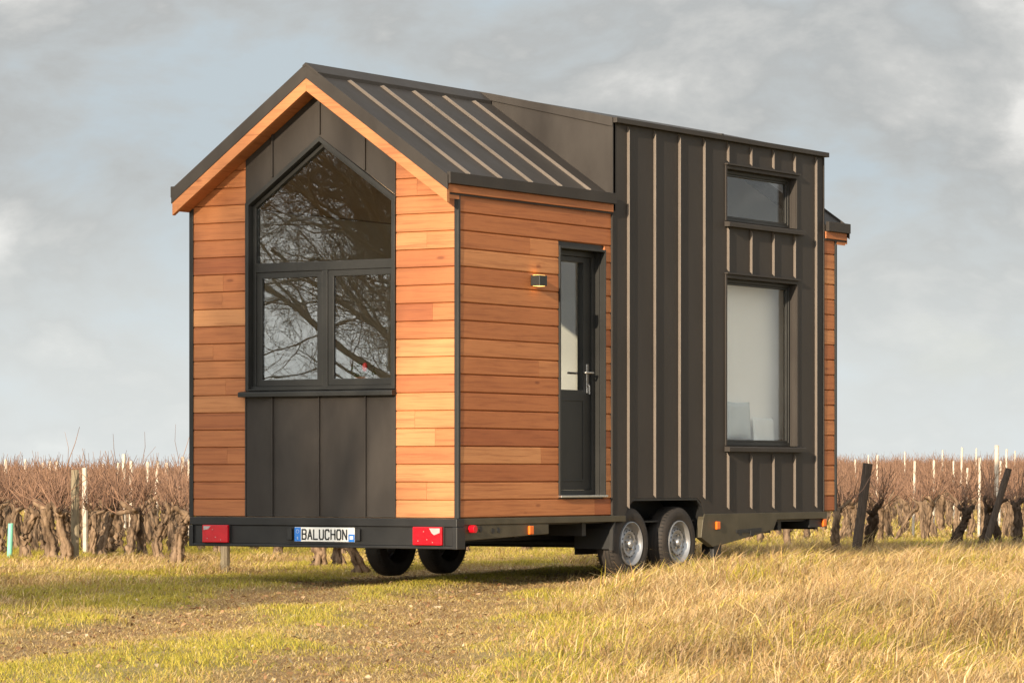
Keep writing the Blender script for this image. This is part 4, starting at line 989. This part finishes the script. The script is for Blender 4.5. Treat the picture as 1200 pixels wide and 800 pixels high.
# ------------------------------------------------------------------ bare trees behind the photographer (shade and window reflections)
def tree_mesh(seed, H, spread=.9, levels=5, low=.12, rf=.013):
    rr = random.Random(seed); t = M(); c = M(); random.seed(seed)
    def grow(p, d, L, r, lv):
        n = 4; q = [p]; dd = d.copy()
        for i in range(n):
            dd = (dd + Vector((rr.uniform(-.22, .22), rr.uniform(-.22, .22), rr.uniform(-.08, .20)))).normalized(); q.append(q[-1] + dd * L / n)
        tip = r * .5 if lv < levels else r * .3
        (t if lv < 2 else c).tube(q, [r + (tip - r) * i / n for i in range(n + 1)], 7 if lv < 2 else (4 if lv < 3 else 3), cap=False)
        if lv >= levels: return
        k = (11, 7, 6, 5, 5)[lv] if lv < 5 else 3
        for j in range(k):
            u = (j + rr.random()) / k if lv else low + (1 - low) * (j + rr.random()) / k
            u = .25 + .75 * u if lv else u
            s = min(n - 1, int(u * n)); b = q[s].lerp(q[s + 1], u * n - s)
            ax = dd.cross(Vector((rr.uniform(-1, 1), rr.uniform(-1, 1), rr.uniform(-1, 1)))).normalized()
            nd = (Matrix.Rotation(rr.uniform(.5, 1.15), 3, ax) @ dd).normalized()
            grow(b, nd, L * rr.uniform(.42, .68), max(.0035, r * (1 - .4 * u) * .5), lv + 1)
        if lv == 0: grow(q[-1], dd, L * .4, r * .5, 1)
    grow(Vector((0, 0, -.1)), Vector((0, 0, 1)), H * .72, H * rf, 0)
    return t, c
TV = []
for s_, H in ((51, 9.), (52, 8.), (53, 10.)):
    t, c = tree_mesh(s_, H); TV.append((mesh_of(t, 'trunk', [TREEB]), mesh_of(c, 'branches', [TREEB]))); print('tree faces', len(c.f), 'top', max(v[2] for v in c.v), 'rad', max(abs(v[0]) for v in c.v))
TREES = [(-19.5, -30.5, 2, .9, 1.), (-14.5, -27.0, 0, .9, 3.), (-22.5, -33.5, 1, 1.1, 5.), (-17.0, -34.0, 2, 1.05, .5), (-25., -38., 0, 1.2, 2.2), (-16., -32., 1, 1.3, 4.4), (-23., -33., 2, 1.3, 3.3), (-26., -40., 0, 1.4, 2.2), (-20., -42., 1, 1.4, 4.4), (-30., -46., 2, 1.4, 3.3), (-18., -42., 2, 1.1, .4), (-28., -50., 0, 1.3, 1.9), (-23., -47., 2, 1.2, 5.2), (-33., -60., 0, 1.4, 2.6), (-26.5, -60., 2, 1.4, 4.9), (1.5, -28., 3, (.60, .60, 1.06), 1.1), (2.3, -33., 3, (.66, .66, 1.17), 3.9), (.75, -24., 3, (.52, .52, .92), 2.9), (1.9, -30.5, 3, (.5, .5, 1.08), 5.1)]
t, c = tree_mesh(61, 9., levels=4, low=.25, rf=.034); TV.append((mesh_of(t, 'trunk', [TREEB]), mesh_of(c, 'branches', [TREEB]))); print('shade', max(v[2] for v in c.v), max(abs(v[0]) for v in c.v))
t, c = tree_mesh(71, 4.6, levels=4, low=.02); SH = (mesh_of(t, 'stems', [TREEB]), mesh_of(c, 'twigs', [TREEB])); print('shrub', len(c.f))
for i, (x, y, sx, rz) in enumerate([(-9.2, -19.6, .8, 2), (-12.4, -19.4, .8, 3), (-15.2, -24.6, .9, 4), (-11.2, -22.4, .85, 5), (-17.5, -28.4, 1.0, .7), (-13.5, -29., 1.0, 2.5)]):
    o = empty('bare_shrub', (x, y, -.05), rz); o.scale = (sx * 1.25, sx * 1.25, sx)
    for nm, me in (('stems', SH[0]), ('twigs', SH[1])):
        p = bpy.data.objects.new(nm, me); COL.objects.link(p); p.parent = o
    tag(o, 'leafless twiggy hedge shrub mirrored low in the gable window panes', 'shrub', 'bare shrubs mirrored in the gable window')
desc = ['nearest', 'second', 'third', 'fourth', 'fifth', 'sixth', 'seventh', 'eighth', 'ninth', 'tenth']
for i, (x, y, v, s, rz) in enumerate(TREES):
    o = empty('bare_tree', (x, y, -.05), rz); o.scale = s if isinstance(s, tuple) else (s, s, s)
    for nm, me in (('trunk', TV[v][0]), ('branches', TV[v][1])):
        p = bpy.data.objects.new(nm, me); COL.objects.link(p); p.parent = o
    tag(o, 'leafless twiggy tree mirrored in the gable window panes' if i < 15 else 'leafless tree that dapples the left cedar boards with shade', 'tree', 'bare trees mirrored in the gable window' if i < 15 else 'bare trees that dapple the gable')

# ------------------------------------------------------------------ light, sky, camera
SUN_EL = math.radians(14.5); SUNV = Vector((.135, -.99, 0)).normalized()
sv = Vector((SUNV.x * math.cos(SUN_EL), SUNV.y * math.cos(SUN_EL), math.sin(SUN_EL)))
ld = bpy.data.lights.new('sun', 'SUN'); ld.energy = 5.0; ld.angle = math.radians(.53); ld.color = (1., .83, .62)
lo = bpy.data.objects.new('sun', ld); COL.objects.link(lo); lo.rotation_euler = sv.to_track_quat('Z', 'Y').to_euler(); lo.location = (5, -30, 20)
w = bpy.data.worlds.new('World'); sc.world = w; w.use_nodes = True; nt = w.node_tree; nt.nodes.clear()
out = N(nt, 'ShaderNodeOutputWorld')
sky = N(nt, 'ShaderNodeTexSky'); sky.sky_type = 'NISHITA'; sky.sun_disc = False; sky.sun_elevation = SUN_EL; sky.sun_rotation = math.atan2(SUNV.x, SUNV.y)
bg1 = N(nt, 'ShaderNodeBackground'); bg1.inputs[1].default_value = .08; nt.links.new(sky.outputs[0], bg1.inputs[0])
tc = N(nt, 'ShaderNodeTexCoord'); mp = N(nt, 'ShaderNodeMapping'); mp.inputs['Scale'].default_value = (1, 1, 1.9); mp.inputs['Location'].default_value = (.35, .1, .22); nt.links.new(tc.outputs['Generated'], mp.inputs[0])
n1 = noise(nt, mp.outputs[0], 15, 11, .58, .2); n2 = noise(nt, mp.outputs[0], 6.5, 4, .5)
ad = N(nt, 'ShaderNodeMath', operation='ADD'); nt.links.new(n1.outputs[0], ad.inputs[0]); nt.links.new(n2.outputs[0], ad.inputs[1])
hf = N(nt, 'ShaderNodeMath', operation='MULTIPLY'); hf.inputs[1].default_value = .5; nt.links.new(ad.outputs[0], hf.inputs[0])
cl = ramp(nt, hf.outputs[0], [(.40, (.31, .35, .375)), (.45, (.305, .322, .328)), (.485, (.285, .293, .293)), (.53, (.35, .352, .345)), (.585, (.49, .482, .465))])
# brighter, paler air low down, as under any overcast
sx = N(nt, 'ShaderNodeSeparateXYZ'); nt.links.new(tc.outputs['Generated'], sx.inputs[0])
hz = ramp(nt, sx.outputs[2], [(0, (1, 1, 1)), (.03, (.75, .75, .75)), (.085, (0, 0, 0))])
hzf = N(nt, 'ShaderNodeMath', operation='MULTIPLY'); nt.links.new(hz.outputs[0], hzf.inputs[0]); hzf.inputs[1].default_value = .7
c2 = mixc(nt, hzf.outputs[0], cl.outputs[0], (.50, .525, .52))
dt = N(nt, 'ShaderNodeVectorMath', operation='DOT_PRODUCT'); nt.links.new(tc.outputs['Generated'], dt.inputs[0]); dt.inputs[1].default_value = tuple(sv)
gm = N(nt, 'ShaderNodeMapRange'); gm.interpolation_type = 'SMOOTHSTEP'; gm.inputs[1].default_value = .1; gm.inputs[2].default_value = 1.; gm.inputs[3].default_value = 1.; gm.inputs[4].default_value = 3.6
nt.links.new(dt.outputs['Value'], gm.inputs[0]); cb = N(nt, 'ShaderNodeVectorMath', operation='SCALE'); nt.links.new(c2, cb.inputs[0]); nt.links.new(gm.outputs[0], cb.inputs['Scale']); c2 = cb.outputs[0]
bg2 = N(nt, 'ShaderNodeBackground'); nt.links.new(c2, bg2.inputs[0]); bg2.inputs[1].default_value = 1.06
n3 = noise(nt, mp.outputs[0], 6, 4, .5); gap = ramp(nt, n3.outputs[0], [(.30, (.65,) * 3), (.42, (.98,) * 3)])
mx = N(nt, 'ShaderNodeMixShader'); nt.links.new(gap.outputs[0], mx.inputs[0]); nt.links.new(bg1.outputs[0], mx.inputs[1]); nt.links.new(bg2.outputs[0], mx.inputs[2]); nt.links.new(mx.outputs[0], out.inputs[0])

cam = bpy.data.cameras.new('camera'); co_ = bpy.data.objects.new('camera', cam); COL.objects.link(co_)
co_.location = (CX, CY, CZ); cam.sensor_width = 36; cam.lens = 4154 / 1200 * 36; cam.shift_y = 155 / 1200.; cam.clip_end = 6000; cam.clip_start = .5
fw = Vector((CD[0], CD[1], 0)); co_.rotation_euler = fw.to_track_quat('-Z', 'Y').to_euler()
sc.camera = co_
sc.view_settings.view_transform = 'Standard'; sc.view_settings.look = 'None'; sc.view_settings.exposure = .7; sc.view_settings.gamma = 1.
sc.cycles.max_bounces = 6; sc.cycles.transparent_max_bounces = 12
